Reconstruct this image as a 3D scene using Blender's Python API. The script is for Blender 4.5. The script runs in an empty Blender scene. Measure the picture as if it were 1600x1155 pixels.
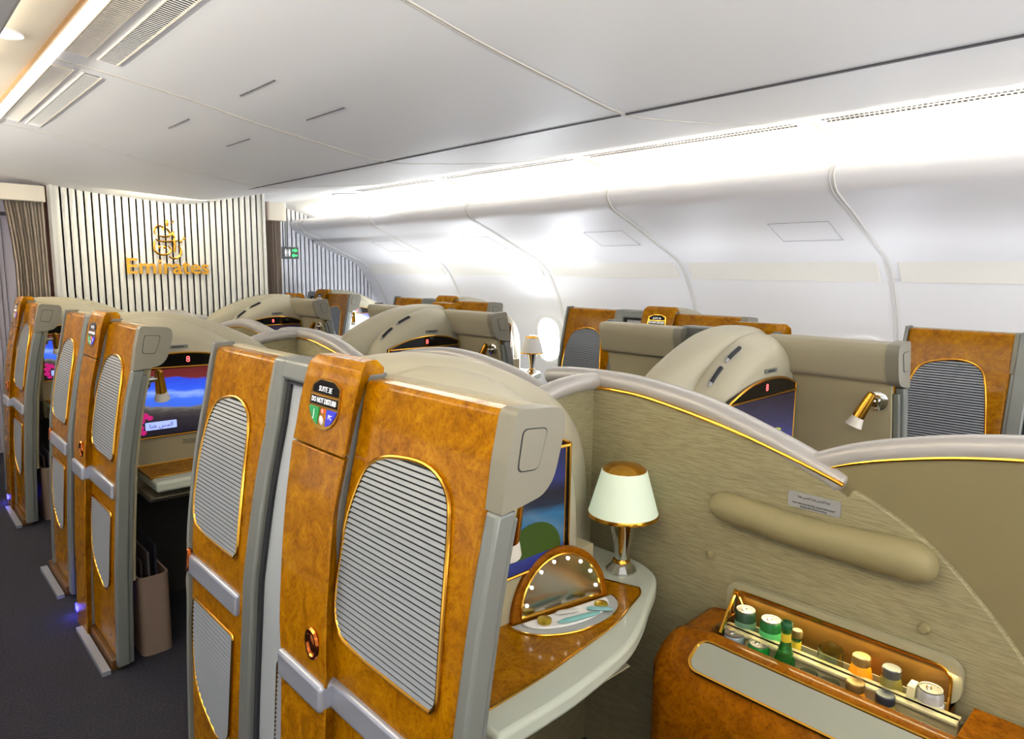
import bpy, math, random
from mathutils import Vector, Matrix
random.seed(7)
S = bpy.context.scene
COL = S.collection
PI = math.pi

# ------------------------------------------------------------------ camera
R = ((0.72921655, -0.08659661, 0.67878145),
     (-0.68417605, -0.10980603, 0.72100331),
     (0.01209785, -0.99017355, -0.1393197))
cd = bpy.data.cameras.new('camera'); cam = bpy.data.objects.new('camera', cd); COL.objects.link(cam)
cd.sensor_width = 36; cd.lens = 1067 / 1600 * 36; cd.clip_start = .03
rt = Vector((R[0][0], R[1][0], R[2][0])); up = -Vector((R[0][1], R[1][1], R[2][1])); fw = Vector((R[0][2], R[1][2], R[2][2]))
cam.matrix_world = Matrix(((rt.x, up.x, -fw.x, 0), (rt.y, up.y, -fw.y, 0), (rt.z, up.z, -fw.z, 1.59), (0, 0, 0, 1)))
S.camera = cam
S.view_settings.view_transform = 'Standard'; S.view_settings.look = 'None'
S.view_settings.gamma = 1; S.view_settings.use_curve_mapping = False
S.view_settings.exposure = 0.45

# ------------------------------------------------------------------ world and big lights
w = bpy.data.worlds.new('world'); S.world = w; w.use_nodes = True
w.node_tree.nodes['Background'].inputs[0].default_value = (.86, .92, 1, 1)
w.node_tree.nodes['Background'].inputs[1].default_value = 0.75

def area(name, loc, direction, sx, sy, power, col=(1, 1, 1), spread=None):
    l = bpy.data.lights.new(name, 'AREA'); l.shape = 'RECTANGLE'; l.size = sx; l.size_y = sy
    l.energy = power; l.color = col
    if spread: l.spread = math.radians(spread)
    o = bpy.data.objects.new(name, l); COL.objects.link(o); o.location = loc
    d = Vector(direction).normalized()
    yax = Vector((0, 1, 0)); xax = yax.cross(-d).normalized(); yy = (-d).cross(xax)
    m = Matrix((xax, yy, -d)).transposed().to_4x4(); m.translation = loc
    o.matrix_world = m
    return o
def point(name, loc, power, col=(1, 1, 1), r=.02):
    l = bpy.data.lights.new(name, 'POINT'); l.energy = power; l.color = col; l.shadow_soft_size = r
    o = bpy.data.objects.new(name, l); COL.objects.link(o); o.location = loc
    return o
SEAMS = [-1.42, .03, 1.48, 2.93, 4.38, 5.83, 7.28]
for i in range(len(SEAMS) - 1):
    a, b = SEAMS[i], SEAMS[i + 1]
    area('cove_lamp', (3.80, (a + b) / 2, 2.145), (-.45, 0, 1), .05, b - a - .16, 6.5, (1, .93, .76))
    area('cove_lamp', (-.38, (a + b) / 2, 2.145), (1, 0, .25), .05, b - a - .16, 25, (1, .94, .82))
area('aisle_fill_light', (.24, 1.6, 2.25), (0, 0, -1), .12, 4.5, 3, (1, .96, .9))  # added fill light over the left aisle, out of view
area('rear_fill_light', (1.7, -2.2, 1.15), (0, .30, .95), 3.6, 1.0, 120, (1, .97, .93))  # unseen light added behind the camera to lift the ceiling
area('aisle_fill_light', (3.12, 2.4, 2.24), (0, 0, -1), .10, 5, 5, (1, .95, .88))  # added fill over the right aisle, not a cabin fitting
area('strip_fill_light', (.31, .6, 2.296), (1, 0, .35), .012, 5, 5, (1, .9, .74))  # hidden light added above the grey trim to brighten the cream strip
area('strip_fill_light', (.0, 4.4, 2.29), (1, 0, .2), .012, 2.6, 4, (1, .9, .74))  # second added light, for the far end of the cream strip
area('wall_washer', (1.75, 5.35, 2.10), (.1, 1, -.75), .9, .08, 4.5, (1, .9, .68))

# ------------------------------------------------------------------ materials
def lin(c): return tuple(((x / 255) / 12.92 if x / 255 <= .04045 else ((x / 255 + .055) / 1.055) ** 2.4) for x in c)
MATS = {}
def mat(name, rgb, rough=.5, metal=0, coat=0, emit=None, es=0, trans=0, bump=None, alpha=None):
    m = bpy.data.materials.new(name); m.use_nodes = True; nt = m.node_tree; b = nt.nodes['Principled BSDF']
    b.inputs['Base Color'].default_value = (*lin(rgb), 1)
    b.inputs['Roughness'].default_value = rough; b.inputs['Metallic'].default_value = metal
    b.inputs['Coat Weight'].default_value = coat; b.inputs['Coat Roughness'].default_value = .05
    b.inputs['Transmission Weight'].default_value = trans
    if coat and not metal: b.inputs['Specular IOR Level'].default_value = .06
    if emit: b.inputs['Emission Color'].default_value = (*lin(emit), 1); b.inputs['Emission Strength'].default_value = es
    if bump:
        sc, st, stretch = bump
        tc = nt.nodes.new('ShaderNodeTexCoord'); mp = nt.nodes.new('ShaderNodeMapping'); n = nt.nodes.new('ShaderNodeTexNoise'); bp = nt.nodes.new('ShaderNodeBump')
        mp.inputs['Scale'].default_value = stretch; n.inputs['Scale'].default_value = sc; n.inputs['Detail'].default_value = 4
        nt.links.new(tc.outputs['Object'], mp.inputs[0]); nt.links.new(mp.outputs[0], n.inputs['Vector'])
        nt.links.new(n.outputs['Fac'], bp.inputs['Height']); bp.inputs['Strength'].default_value = st; bp.inputs['Distance'].default_value = .004
        nt.links.new(bp.outputs[0], b.inputs['Normal'])
    MATS[name] = m
    return m
def ramp(nt, fac, stops):
    r = nt.nodes.new('ShaderNodeValToRGB'); e = r.color_ramp.elements
    while len(e) < len(stops): e.new(.5)
    for i, (p, c) in enumerate(stops): e[i].position = p; e[i].color = (*lin(c), 1)
    nt.links.new(fac, r.inputs[0]); return r
def burl(name, stops, scale=14):
    m = mat(name, (200, 130, 40), .26, 0, .15); nt = m.node_tree; b = nt.nodes['Principled BSDF']
    tc = nt.nodes.new('ShaderNodeTexCoord')
    n = nt.nodes.new('ShaderNodeTexNoise'); n.inputs['Scale'].default_value = scale; n.inputs['Detail'].default_value = 9
    n.inputs['Roughness'].default_value = .72; n.inputs['Distortion'].default_value = 1.6
    nt.links.new(tc.outputs['Object'], n.inputs['Vector'])
    r = ramp(nt, n.outputs['Fac'], stops)
    v = nt.nodes.new('ShaderNodeTexNoise'); v.inputs['Scale'].default_value = scale * 9; v.inputs['Detail'].default_value = 3
    nt.links.new(tc.outputs['Object'], v.inputs['Vector'])
    r2 = nt.nodes.new('ShaderNodeValToRGB'); e = r2.color_ramp.elements
    e[0].position = .36; e[0].color = (.62, .5, .3, 1); e[1].position = .47; e[1].color = (1, 1, 1, 1)
    nt.links.new(v.outputs['Fac'], r2.inputs[0])
    mx = nt.nodes.new('ShaderNodeMix'); mx.data_type = 'RGBA'; mx.blend_type = 'MULTIPLY'; mx.inputs['Factor'].default_value = .5
    nt.links.new(r.outputs[0], mx.inputs['A']); nt.links.new(r2.outputs[0], mx.inputs['B'])
    nt.links.new(mx.outputs['Result'], b.inputs['Base Color'])
    return m
WOOD = burl('burl wood', [(.30, (118, 68, 1)), (.46, (144, 92, 2)), (.6, (164, 110, 3)), (.75, (184, 134, 14))])
DWOOD = burl('dark burl wood', [(.30, (104, 54, 2)), (.5, (136, 78, 4)), (.72, (160, 98, 10))])
def ribbed(name, c1, c2, rough=.8, sz=260, sy=5):
    m = mat(name, c1, rough); nt = m.node_tree; b = nt.nodes['Principled BSDF']
    tc = nt.nodes.new('ShaderNodeTexCoord'); mp = nt.nodes.new('ShaderNodeMapping'); mp.inputs['Scale'].default_value = (sy, sy, sz)
    n = nt.nodes.new('ShaderNodeTexNoise'); n.inputs['Scale'].default_value = 1; n.inputs['Detail'].default_value = 2; n.inputs['Distortion'].default_value = .3
    nt.links.new(tc.outputs['Object'], mp.inputs[0]); nt.links.new(mp.outputs[0], n.inputs['Vector'])
    r = ramp(nt, n.outputs['Fac'], [(.38, c2), (.6, c1)])
    nt.links.new(r.outputs[0], b.inputs['Base Color'])
    bp = nt.nodes.new('ShaderNodeBump'); bp.inputs['Strength'].default_value = .5; bp.inputs['Distance'].default_value = .002
    nt.links.new(n.outputs['Fac'], bp.inputs['Height']); nt.links.new(bp.outputs[0], b.inputs['Normal'])
    return m
FABRIC = ribbed('ribbed fabric', (154, 146, 112), (134, 126, 94), .8, 380, 22)
OLIVE = mat('olive panel', (142, 132, 94), .65, bump=(300, .15, (1, 1, 1)))
OLIVED = mat('deep olive panel', (124, 114, 80), .65, bump=(300, .15, (1, 1, 1)))
SMOOTHFAB = mat('plain panel', (164, 155, 124), .7, bump=(300, .15, (1, 1, 1)))
BEIGE = mat('beige shell', (174, 168, 146), .45, bump=(500, .08, (1, 1, 1)))
LEATHER = mat('taupe leather', (160, 152, 128), .5, bump=(420, .18, (1, 1, 1)))
RAIL = mat('pearl grey rail', (176, 172, 168), .34, .2)
FRAME = mat('silver grey frame', (120, 123, 119), .38, .2)
HEADM = mat('jamb head moulding', (126, 122, 108), .45)
LEAF = mat('pale grey door leaf', (178, 184, 186), .4, .15)
SILV = mat('silver rail', (176, 180, 192), .3, .5)
GOLD = mat('gold trim', (222, 164, 60), .18, 1)
COPPER = mat('copper', (206, 110, 50), .12, 1)
CHROME = mat('chrome', (210, 210, 205), .08, 1)
SLAT = mat('louvre slat', (136, 141, 147), .42, .25)
GAP = mat('dark gap', (34, 36, 40), .7)
BLACK = mat('black glass', (14, 12, 12), .15, 0, .5)
DARK = mat('dark interior', (40, 36, 34), .7)
WHITE = mat('white panel', (236, 235, 232), .42)
CREAM = mat('cream panel', (240, 232, 214), .5)
CEIL = mat('ceiling white', (243, 244, 246), .5)
SIDE = mat('sidewall white', (243, 242, 243), .5)
SEAMM = mat('seam', (205, 200, 190), .5)
GROOVE = mat('groove grey', (70, 70, 74), .5)
VENTD = mat('vent dark', (60, 48, 30), .6)
PLATE = mat('placard', (150, 150, 150), .4)
INK = mat('ink', (30, 30, 34), .6)
LETW = mat('white letters', (240, 240, 240), .5, emit=(240, 240, 240), es=.4)
RED = mat('red glow', (230, 60, 60), .5, emit=(255, 90, 90), es=2.5)
GREENL = mat('green light', (20, 120, 60), .4, emit=(20, 120, 60), es=.5)
GREENB = mat('bright green light', (40, 230, 90), .4, emit=(60, 255, 110), es=2)
BLUEL = mat('blue light', (40, 40, 160), .4, emit=(40, 40, 170), es=.5)
BLUELED = mat('blue floor led', (40, 40, 255), .4, emit=(50, 50, 255), es=6)
ALU = mat('brushed aluminium', (138, 134, 128), .4, .4)
MIRROR = mat('mirror', (170, 164, 150), .16, 1)
BULB = mat('bulb', (255, 255, 255), .4, emit=(255, 255, 255), es=9)
CURT = ribbed('curtain cloth', (176, 164, 150), (150, 138, 126), .85, 3, 120)
BROWN = mat('brown veneer', (84, 40, 24), .25, 0, .6)
GLASS = mat('glass', (225, 235, 225), .03, 0, 0, trans=1)
GGLASS = mat('green glass', (40, 130, 50), .06, 0, 0, trans=.7)
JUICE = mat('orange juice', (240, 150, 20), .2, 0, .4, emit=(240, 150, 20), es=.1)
STONE = mat('pale grey green ledge', (186, 192, 178), .3, 0, .3)
WINGLOW = mat('bright daylight pane', (255, 255, 255), .5, emit=(238, 244, 255), es=12)
DOME = mat('dome lamp glow', (255, 255, 255), .4, emit=(235, 245, 255), es=1.6)
TUBE = mat('cove tube', (255, 250, 235), .4, emit=(255, 238, 200), es=5)
SLOTGLOW = mat('ceiling strip lamp', (255, 250, 240), .4, emit=(255, 246, 230), es=2.0)
LAV = mat('lavender door', (196, 190, 204), .5)
m = mat('lamp shade glow', (206, 216, 198), .6, emit=(214, 232, 206), es=.27); SHADE = m
m = mat('carpet', (66, 62, 74), .95, bump=(240, .9, (1, 1, 1))); CARPET = m
nt = m.node_tree; tc = nt.nodes.new('ShaderNodeTexCoord'); n = nt.nodes.new('ShaderNodeTexNoise'); n.inputs['Scale'].default_value = 130; n.inputs['Detail'].default_value = 4
nt.links.new(tc.outputs['Object'], n.inputs['Vector']); r = ramp(nt, n.outputs['Fac'], [(.38, (20, 19, 27)), (.62, (44, 42, 55))])
nt.links.new(r.outputs[0], nt.nodes['Principled BSDF'].inputs['Base Color'])
def screen_mat(name, stops, axis='Z', nz=.12, es=1.0, scale=6):
    m = bpy.data.materials.new(name); m.use_nodes = True; nt = m.node_tree; b = nt.nodes['Principled BSDF']
    tc = nt.nodes.new('ShaderNodeTexCoord'); sp = nt.nodes.new('ShaderNodeSeparateXYZ'); nt.links.new(tc.outputs['Generated'], sp.inputs[0])
    mp = nt.nodes.new('ShaderNodeMapping'); mp.inputs['Scale'].default_value = (1, 1, 2.6); nt.links.new(tc.outputs['Generated'], mp.inputs[0])
    n = nt.nodes.new('ShaderNodeTexNoise'); n.inputs['Scale'].default_value = scale; n.inputs['Detail'].default_value = 6; nt.links.new(mp.outputs[0], n.inputs['Vector'])
    m1 = nt.nodes.new('ShaderNodeMath'); m1.operation = 'MULTIPLY_ADD'; m1.inputs[1].default_value = nz; nt.links.new(n.outputs['Fac'], m1.inputs[0]); nt.links.new(sp.outputs['Z'], m1.inputs[2])
    m2 = nt.nodes.new('ShaderNodeMath'); m2.operation = 'MULTIPLY_ADD'; m2.inputs[1].default_value = .16; nt.links.new(sp.outputs['X'], m2.inputs[0]); nt.links.new(m1.outputs[0], m2.inputs[2])
    m3 = nt.nodes.new('ShaderNodeMath'); m3.operation = 'SUBTRACT'; m3.inputs[1].default_value = nz * .5 + .08; nt.links.new(m2.outputs[0], m3.inputs[0])
    r = ramp(nt, m3.outputs[0], stops)
    nt.links.new(r.outputs[0], b.inputs['Emission Color']); b.inputs['Emission Strength'].default_value = es
    b.inputs['Base Color'].default_value = (.01, .01, .012, 1); b.inputs['Roughness'].default_value = .15
    return m
SCR_CITY = screen_mat('screen city picture', [(0, (26, 22, 30)), (.22, (44, 40, 46)), (.33, (70, 64, 62)), (.38, (110, 108, 104)), (.40, (60, 100, 215)), (.52, (60, 105, 225)), (.60, (130, 160, 240)), (.66, (50, 90, 225)), (.82, (44, 70, 205)), (.84, (104, 36, 34)), (1, (92, 26, 28))], nz=.16, es=.95)
SCR_BLUE = screen_mat('screen blue picture', [(0, (20, 30, 110)), (.16, (34, 60, 150)), (.24, (40, 110, 150)), (.5, (50, 120, 165)), (.58, (30, 44, 70)), (.7, (34, 34, 50)), (.82, (50, 60, 130)), (1, (38, 44, 100))], nz=.06, es=.5)
SCR_DIM = screen_mat('screen dim picture', [(0, (30, 34, 80)), (.4, (62, 66, 130)), (.7, (50, 48, 80)), (1, (36, 28, 44))], nz=.3, es=.8)
SCR_WHITE = screen_mat('screen window reflection', [(0, (236, 240, 250)), (.6, (240, 242, 255)), (.85, (200, 205, 240)), (1, (90, 90, 200))], nz=.2, es=1.3)  # white glow stands in for window light reflected in the display
PINK = mat('picture orchid', (170, 20, 100), .5, emit=(170, 20, 100), es=.8)
PICG = mat('picture green hill', (40, 66, 12), .5, emit=(54, 78, 14), es=.22)
BTN = mat('picture button', (150, 170, 240), .5, emit=(150, 165, 235), es=.9)

# ------------------------------------------------------------------ mesh builder
class MB:
    def __init__(s): s.v = []; s.f = []; s.m = []
    def ring(s, pts): i = len(s.v); s.v += [tuple(p) for p in pts]; return list(range(i, i + len(pts)))
    def face(s, idx, m=0): s.f.append(tuple(idx)); s.m.append(m)
    def loft(s, rings, closed=True, caps=True, m=0):
        rr = [s.ring(r) for r in rings]; n = len(rr[0])
        for a, b in zip(rr, rr[1:]):
            for j in range(n if closed else n - 1):
                k = (j + 1) % n; s.face((a[j], a[k], b[k], b[j]), m)
        if caps and closed: s.face(rr[0][::-1], m); s.face(rr[-1], m)
        return s
    def box(s, x0, x1, y0, y1, z0, z1, m=0):
        return s.loft([[(x0, y0, z0), (x1, y0, z0), (x1, y1, z0), (x0, y1, z0)], [(x0, y0, z1), (x1, y0, z1), (x1, y1, z1), (x0, y1, z1)]], m=m)
    def prismY(s, poly, y0, y1, m=0): return s.loft([[(x, y0, z) for x, z in poly], [(x, y1, z) for x, z in poly]], m=m)
    def prismX(s, poly, x0, x1, m=0): return s.loft([[(x0, y, z) for y, z in poly], [(x1, y, z) for y, z in poly]], m=m)
    def prismZ(s, poly, z0, z1, m=0): return s.loft([[(x, y, z0) for x, y in poly], [(x, y, z1) for x, y in poly]], m=m)
    def tube(s, path, r, n=8, m=0, closed=False, sq=None):
        P = [Vector(p) for p in path]; rings = []; N = len(P); prev = None
        for i, p in enumerate(P):
            if closed: t = P[(i + 1) % N] - P[i - 1]
            else: t = P[min(i + 1, N - 1)] - P[max(i - 1, 0)]
            t.normalize()
            if prev is None:
                a = Vector((0, 0, 1)) if abs(t.z) < .9 else Vector((1, 0, 0)); u = t.cross(a).normalized()
            else:
                u = prev - t * prev.dot(t); u.normalize()
            prev = u; v = t.cross(u); rad = r[i] if isinstance(r, (list, tuple)) else r
            rings.append([p + (u * math.cos(2 * PI * k / n) + v * math.sin(2 * PI * k / n)) * rad for k in range(n)])
        if closed: rings.append(rings[0])
        return s.loft(rings, caps=not closed, m=m)
    def lathe(s, prof, c=(0, 0, 0), n=32, m=0):
        return s.loft([[(c[0] + r * math.cos(2 * PI * k / n), c[1] + r * math.sin(2 * PI * k / n), c[2] + z) for k in range(n)] for r, z in prof], m=m)
    def ball(s, c, r, n=12, m=0, sc=(1, 1, 1)):
        rings = []
        for i in range(n + 1):
            a = -PI / 2 + PI * i / n; a = max(-PI / 2 + .02, min(PI / 2 - .02, a))
            rings.append([(c[0] + sc[0] * r * math.cos(a) * math.cos(2 * PI * k / n), c[1] + sc[1] * r * math.cos(a) * math.sin(2 * PI * k / n), c[2] + sc[2] * r * math.sin(a)) for k in range(n)])
        return s.loft(rings, m=m)
    def add(s, o, fn=None, m=None):
        i = len(s.v); s.v += [tuple(fn(p)) if fn else p for p in o.v]
        s.f += [tuple(k + i for k in f) for f in o.f]; s.m += ([m] * len(o.f) if m is not None else o.m); return s
def catmull(pts, k=6):
    P = [Vector(p) for p in pts]; out = []
    for i in range(len(P) - 1):
        p0 = P[max(i - 1, 0)]; p1 = P[i]; p2 = P[i + 1]; p3 = P[min(i + 2, len(P) - 1)]
        for j in range(k):
            t = j / k
            out.append(.5 * ((2 * p1) + (p2 - p0) * t + (2 * p0 - 5 * p1 + 4 * p2 - p3) * t * t + (3 * p1 - p0 - 3 * p2 + p3) * t ** 3))
    out.append(P[-1]); return [tuple(p) for p in out]
def cat2(pts, k=6): return [(p[0], p[1]) for p in catmull([(a, b, 0) for a, b in pts], k)]
def rrect(x0, x1, y0, y1, r, n=5):
    out = []
    for cx, cy, a0 in ((x1 - r, y1 - r, 0), (x0 + r, y1 - r, 90), (x0 + r, y0 + r, 180), (x1 - r, y0 + r, 270)):
        for i in range(n + 1):
            a = math.radians(a0 + 90 * i / n); out.append((cx + r * math.cos(a), cy + r * math.sin(a)))
    return out
def rpoly(pts, r, n=4):
    out = []; N = len(pts)
    for i in range(N):
        p = Vector(pts[i]); a = Vector(pts[i - 1]); b = Vector(pts[(i + 1) % N])
        rr = r[i] if isinstance(r, (list, tuple)) else r
        da = (a - p); db = (b - p); ra = min(rr, da.length * .48); rb = min(rr, db.length * .48)
        s_ = p + da.normalized() * ra; e = p + db.normalized() * rb
        for j in range(n + 1):
            t = j / n; q = s_ * (1 - t) ** 2 + p * 2 * t * (1 - t) + e * t * t; out.append((q.x, q.y))
    return out
def interp(x, X, Y):
    if x <= X[0]: return Y[0]
    for i in range(len(X) - 1):
        if x <= X[i + 1]: return Y[i] + (Y[i + 1] - Y[i]) * (x - X[i]) / (X[i + 1] - X[i])
    return Y[-1]

def F(p): return (3.42 - p[0], p[1], p[2])            # the mirrored suite on the other side of the centre line
BASE = {}
def link(name, me, mats, parent, base, smooth, bevel, bseg=2):
    for m_ in (mats if isinstance(mats, (list, tuple)) else [mats]): me.materials.append(m_)
    o = bpy.data.objects.new(name, me); COL.objects.link(o)
    if smooth:
        me.polygons.foreach_set('use_smooth', [True] * len(me.polygons)); me.set_sharp_from_angle(angle=math.radians(smooth))
    if bevel:
        b = o.modifiers.new('bevel', 'BEVEL'); b.width = bevel; b.segments = bseg; b.limit_method = 'ANGLE'; b.angle_limit = math.radians(40); b.harden_normals = False
    if parent: o.parent = parent; BASE[o] = BASE[parent]
    else: o.location = base; BASE[o] = base
    return o
def obj(name, mb, mats, parent=None, xf=None, base=None, smooth=40, bevel=None, bseg=2):
    V = [xf(p) for p in mb.v] if xf else mb.v
    if parent: base = BASE[parent]
    elif base is None:
        xs = [p[0] for p in V]; ys = [p[1] for p in V]; zs = [p[2] for p in V]
        base = ((min(xs) + max(xs)) / 2, (min(ys) + max(ys)) / 2, min(zs))
    me = bpy.data.meshes.new(name)
    me.from_pydata([(p[0] - base[0], p[1] - base[1], p[2] - base[2]) for p in V], [], [f[::-1] for f in mb.f] if xf else mb.f)
    me.polygons.foreach_set('material_index', mb.m); me.validate(); me.update()
    import bmesh
    bm = bmesh.new(); bm.from_mesh(me); bmesh.ops.recalc_face_normals(bm, faces=bm.faces); bm.to_mesh(me); bm.free()
    return link(name, me, mats, parent, base, smooth, bevel, bseg)
def thing(name, base, label, cat, group=None):
    o = bpy.data.objects.new(name, None); COL.objects.link(o); o.location = base; o.empty_display_size = .05; BASE[o] = tuple(base)
    return tag(o, label, cat, group)
def tag(o, label, cat, group=None, kind=None):
    o['label'] = label; o['category'] = cat
    if group: o['group'] = group
    if kind: o['kind'] = kind
    return o
def struct(name, mb, mats, **k):
    o = obj(name, mb, mats, base=(0, 0, 0), **k); o['kind'] = 'structure'; return o
def kids(o): return [c for c in bpy.data.objects if c.parent == o]
def dup(root, d, label, group=None):
    def rec(o, par):
        c = o.copy(); COL.objects.link(c); BASE[c] = BASE[o]
        if par: c.parent = par
        for ch in CH.get(o, []): rec(ch, c)
        CH.setdefault(c, []); 
        if par: CH.setdefault(par, []).append(c)
        return c
    CH.clear()
    for o in list(bpy.data.objects):
        if o.parent: CH.setdefault(o.parent, []).append(o)
    src = dict(CH); 
    def rec2(o, par):
        c = o.copy(); COL.objects.link(c)
        if par: c.parent = par
        for ch in src.get(o, []): rec2(ch, c)
        BASE[c] = BASE[o]; return c
    r_ = rec2(root, None); r_.location = Vector(root.location) + Vector(d); r_['label'] = label
    if group: r_['group'] = group
    b0 = BASE[root]; nb = (b0[0] + d[0], b0[1] + d[1], b0[2] + d[2])
    def setb(o):
        BASE[o] = nb
        for c in kids(o): setb(c)
    setb(r_)
    return r_
CH = {}
def textmb(body, size=.02, ext=.0006, sx=1.0, align='CENTER', bold=0):
    cu = bpy.data.curves.new('t', 'FONT'); cu.body = body; cu.size = size; cu.extrude = ext; cu.align_x = align; cu.align_y = 'CENTER'; cu.resolution_u = 2; cu.offset = bold
    o = bpy.data.objects.new('t', cu); COL.objects.link(o)
    dg = bpy.context.evaluated_depsgraph_get(); me = bpy.data.meshes.new_from_object(o.evaluated_get(dg))
    mb = MB(); mb.v = [(v.co.x * sx, v.co.y, v.co.z) for v in me.vertices]; mb.f = [tuple(p.vertices) for p in me.polygons]; mb.m = [0] * len(mb.f)
    bpy.data.objects.remove(o); bpy.data.curves.remove(cu); bpy.data.meshes.remove(me)
    return mb

# ------------------------------------------------------------------ room
def smooth01(t): t = max(0, min(1, t)); return t * t * (3 - 2 * t)
CP = cat2([(.53, 2.318), (.7, 2.30), (1.0, 2.255), (1.25, 2.208), (1.58, 2.160), (1.9, 2.122), (2.2, 2.148), (2.48, 2.18), (2.78, 2.222), (3.0, 2.268), (3.19, 2.303), (3.32, 2.311), (3.45, 2.300), (3.55, 2.280), (3.66, 2.255), (3.76, 2.225), (3.83, 2.194), (3.93, 2.12)], 4)
def cz(x, z, y): return z + smooth01((y - 4.2) / 1.6) * interp(x, [.5, 1.0, 1.79, 2.49, 3.2], [-.1, -.1, -.04, .05, 0])
mb = MB(); mb.box(-1.2, 5.2, -2.5, 8, -.12, 0); struct('floor', mb, CARPET, smooth=0)
mb = MB(); ys = [-2.5, 0, 2, 4, 4.4, 4.8, 5.2, 5.6, 6, 7.6]
mb.loft([[(x, y, cz(x, z, y)) for x, z in CP] for y in ys], closed=False)
mb.loft([[(x, y, cz(x, z, y) + .06) for x, z in CP] for y in ys], closed=False)
struct('ceiling', mb, CEIL)
mb = MB(); mb.box(-.6, .506, -2.5, 7.6, 2.332, 2.38); struct('trim_1', mb, CREAM)
mb = MB(); mb.box(.1, .352, -2.5, 3.2, 2.26, 2.285); struct('trim_2', mb, mat('grey bin underside', (150, 150, 150), .5), bevel=.01)
mb = MB(); mb.box(.504, .512, -2.5, 5.6, 2.316, 2.335); struct('trim_3', mb, mat('brass edge', (150, 110, 50), .4, .6))
mb = MB(); mb.box(.513, .545, -2.5, 5.6, 2.306, 2.325); struct('trim_4', mb, SLOTGLOW)
# crosswise ribs over the seams
for i, y in enumerate((-1.42 + 1.45, 1.48, 2.93, 4.38)):
    mb = MB(); mb.tube([(x, y, cz(x, z, y) + .001) for x, z in CP], .0045, 6); mb.tube([(x, y + .013, cz(x, z, y) + .001) for x, z in CP], .003, 6)
    struct('trim_%d' % (5 + i), mb, SEAMM)
mb = MB(); mb.box(1.893, 1.903, -2.5, 1.475, 2.1175, 2.13); mb.box(1.894, 1.902, 1.50, 5.6, 2.118, 2.13); struct('trim_10', mb, GROOVE)
mb = MB(); mb.box(3.21, 3.22, -2.5, 5.6, 2.301, 2.312); 
# access panel edges
for k, (x, y) in enumerate(((1.0, 2.5), (1.0, 3.35), (2.2, 3.9))):
    pass
for y0, y1 in ((2.36, 2.66), (3.22, 3.5)):
    mb = MB()
    for x in (1.085, 1.35):
        z = interp(x, [p[0] for p in CP], [p[1] for p in CP]); mb.tube([(x, y0, z - .001), (x, y1, z - .001)], .0024, 5)
    o = obj('ceiling_access_panel', mb, GROOVE); tag(o, 'flush access panel in the grey ceiling with thin dark end slots, ' + ('nearer one' if y0 < 3 else 'farther one'), 'panel', 'ceiling access panels')
# long air vents left of the ceiling
for k, (y0, y1) in enumerate(((.9, 2.80), (3.02, 4.26), (4.5, 5.5))):
    nm = ['nearest', 'middle', 'farthest'][k]
    for q, (x0, x1) in enumerate(((.556, .615), (.655, .705))):
        t = thing('ceiling_air_vent', ((x0 + x1) / 2, (y0 + y1) / 2, 2.29), '%s of the long slatted air vents in the ceiling at top left, %s line' % (nm, 'outer' if q == 0 else 'inner'), 'air vent', 'ceiling air vents')
        zz = lambda x: interp(x, [p[0] for p in CP], [p[1] for p in CP])
        mb = MB(); mb.loft([[(x0, y, zz(x0) - .002), (x1, y, zz(x1) - .002), (x1, y, zz(x1) + .003), (x0, y, zz(x0) + .003)] for y in (y0, y1)]); obj('backing', mb, mat('vent cream', (214, 196, 160), .5) if q == 0 else VENTD, t)
        mb = MB(); y = y0
        while y < y1 - .01:
            mb.loft([[(x0, y + d, zz(x0) - e), (x1, y + d, zz(x1) - e), (x1, y + d + .009, zz(x1) - e + .003), (x0, y + d + .009, zz(x0) - e + .003)] for d, e in ((0, .006), (.001, .003))]); y += .016
        obj('slats', mb, WHITE, t, smooth=0)
        mb = MB()
        for x in (x0 - .004, x1 + .004): mb.tube([(x, y0, zz(x) - .002), (x, y1, zz(x) - .002)], .0035, 5)
        obj('edge_trim', mb, CREAM, t)
# double row of air slots above the cove
for k, (y0, y1) in enumerate(((-1.3, -.05), (.1, 1.41), (1.56, 2.86), (3.0, 4.3), (4.46, 5.7))):
    t = thing('air_slot_vent', (3.295, (y0 + y1) / 2, 2.304), 'double row of small dark air slots above the lit cove, ' + ['off to the right edge', 'nearest at the right edge', 'second from the right', 'third from the right', 'farthest toward the front'][k], 'air vent', 'air slots above the cove')
    for x, z in ((3.262, 2.304), (3.328, 2.3065)):
        mb = MB(); y = y0
        while y < y1: mb.box(x, x + .009, y, y + .013, z, z + .003); y += .021
        obj('slot_row', mb, VENTD, t, smooth=0)

# sidewall
SPU = [(3.93, 2.10), (3.80, 2.105), (3.74, 2.125), (3.70, 2.152), (3.666, 2.164), (3.625, 2.150), (3.603, 2.115), (3.612, 2.078), (3.65, 2.035), (3.72, 2.002), (3.89, 1.94), (4.11, 1.85), (4.30, 1.772), (4.43, 1.72), (4.52, 1.665), (4.60, 1.58)]
SPL = [(4.60, 1.58), (4.69, 1.44), (4.76, 1.295), (4.82, 1.1), (4.84, .8), (4.80, .35), (4.72, -.02)]
SPU = cat2(SPU, 4); SPL = cat2(SPL, 5)
def tap(x, y): return x - .09 * max(0, (y - 4.4) / 2.9) ** 1.5 * (1 if x > 3.9 else .3)
def sidewall(name, mir=None):
    mb = MB(); ys = [-2.5, 0, 2, 4, 4.8, 5.6, 6.4, 7.0, 7.6]
    mb.loft([[(tap(x, y), y, z) for x, z in SPU + SPL] for y in ys], closed=False)
    struct(name, mb, SIDE, xf=mir, smooth=50)
sidewall('wall_right')
sidewall('wall_left', lambda p: (3.42 - p[0], p[1], p[2]))
ALLP = SPU[8:] + SPL
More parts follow.
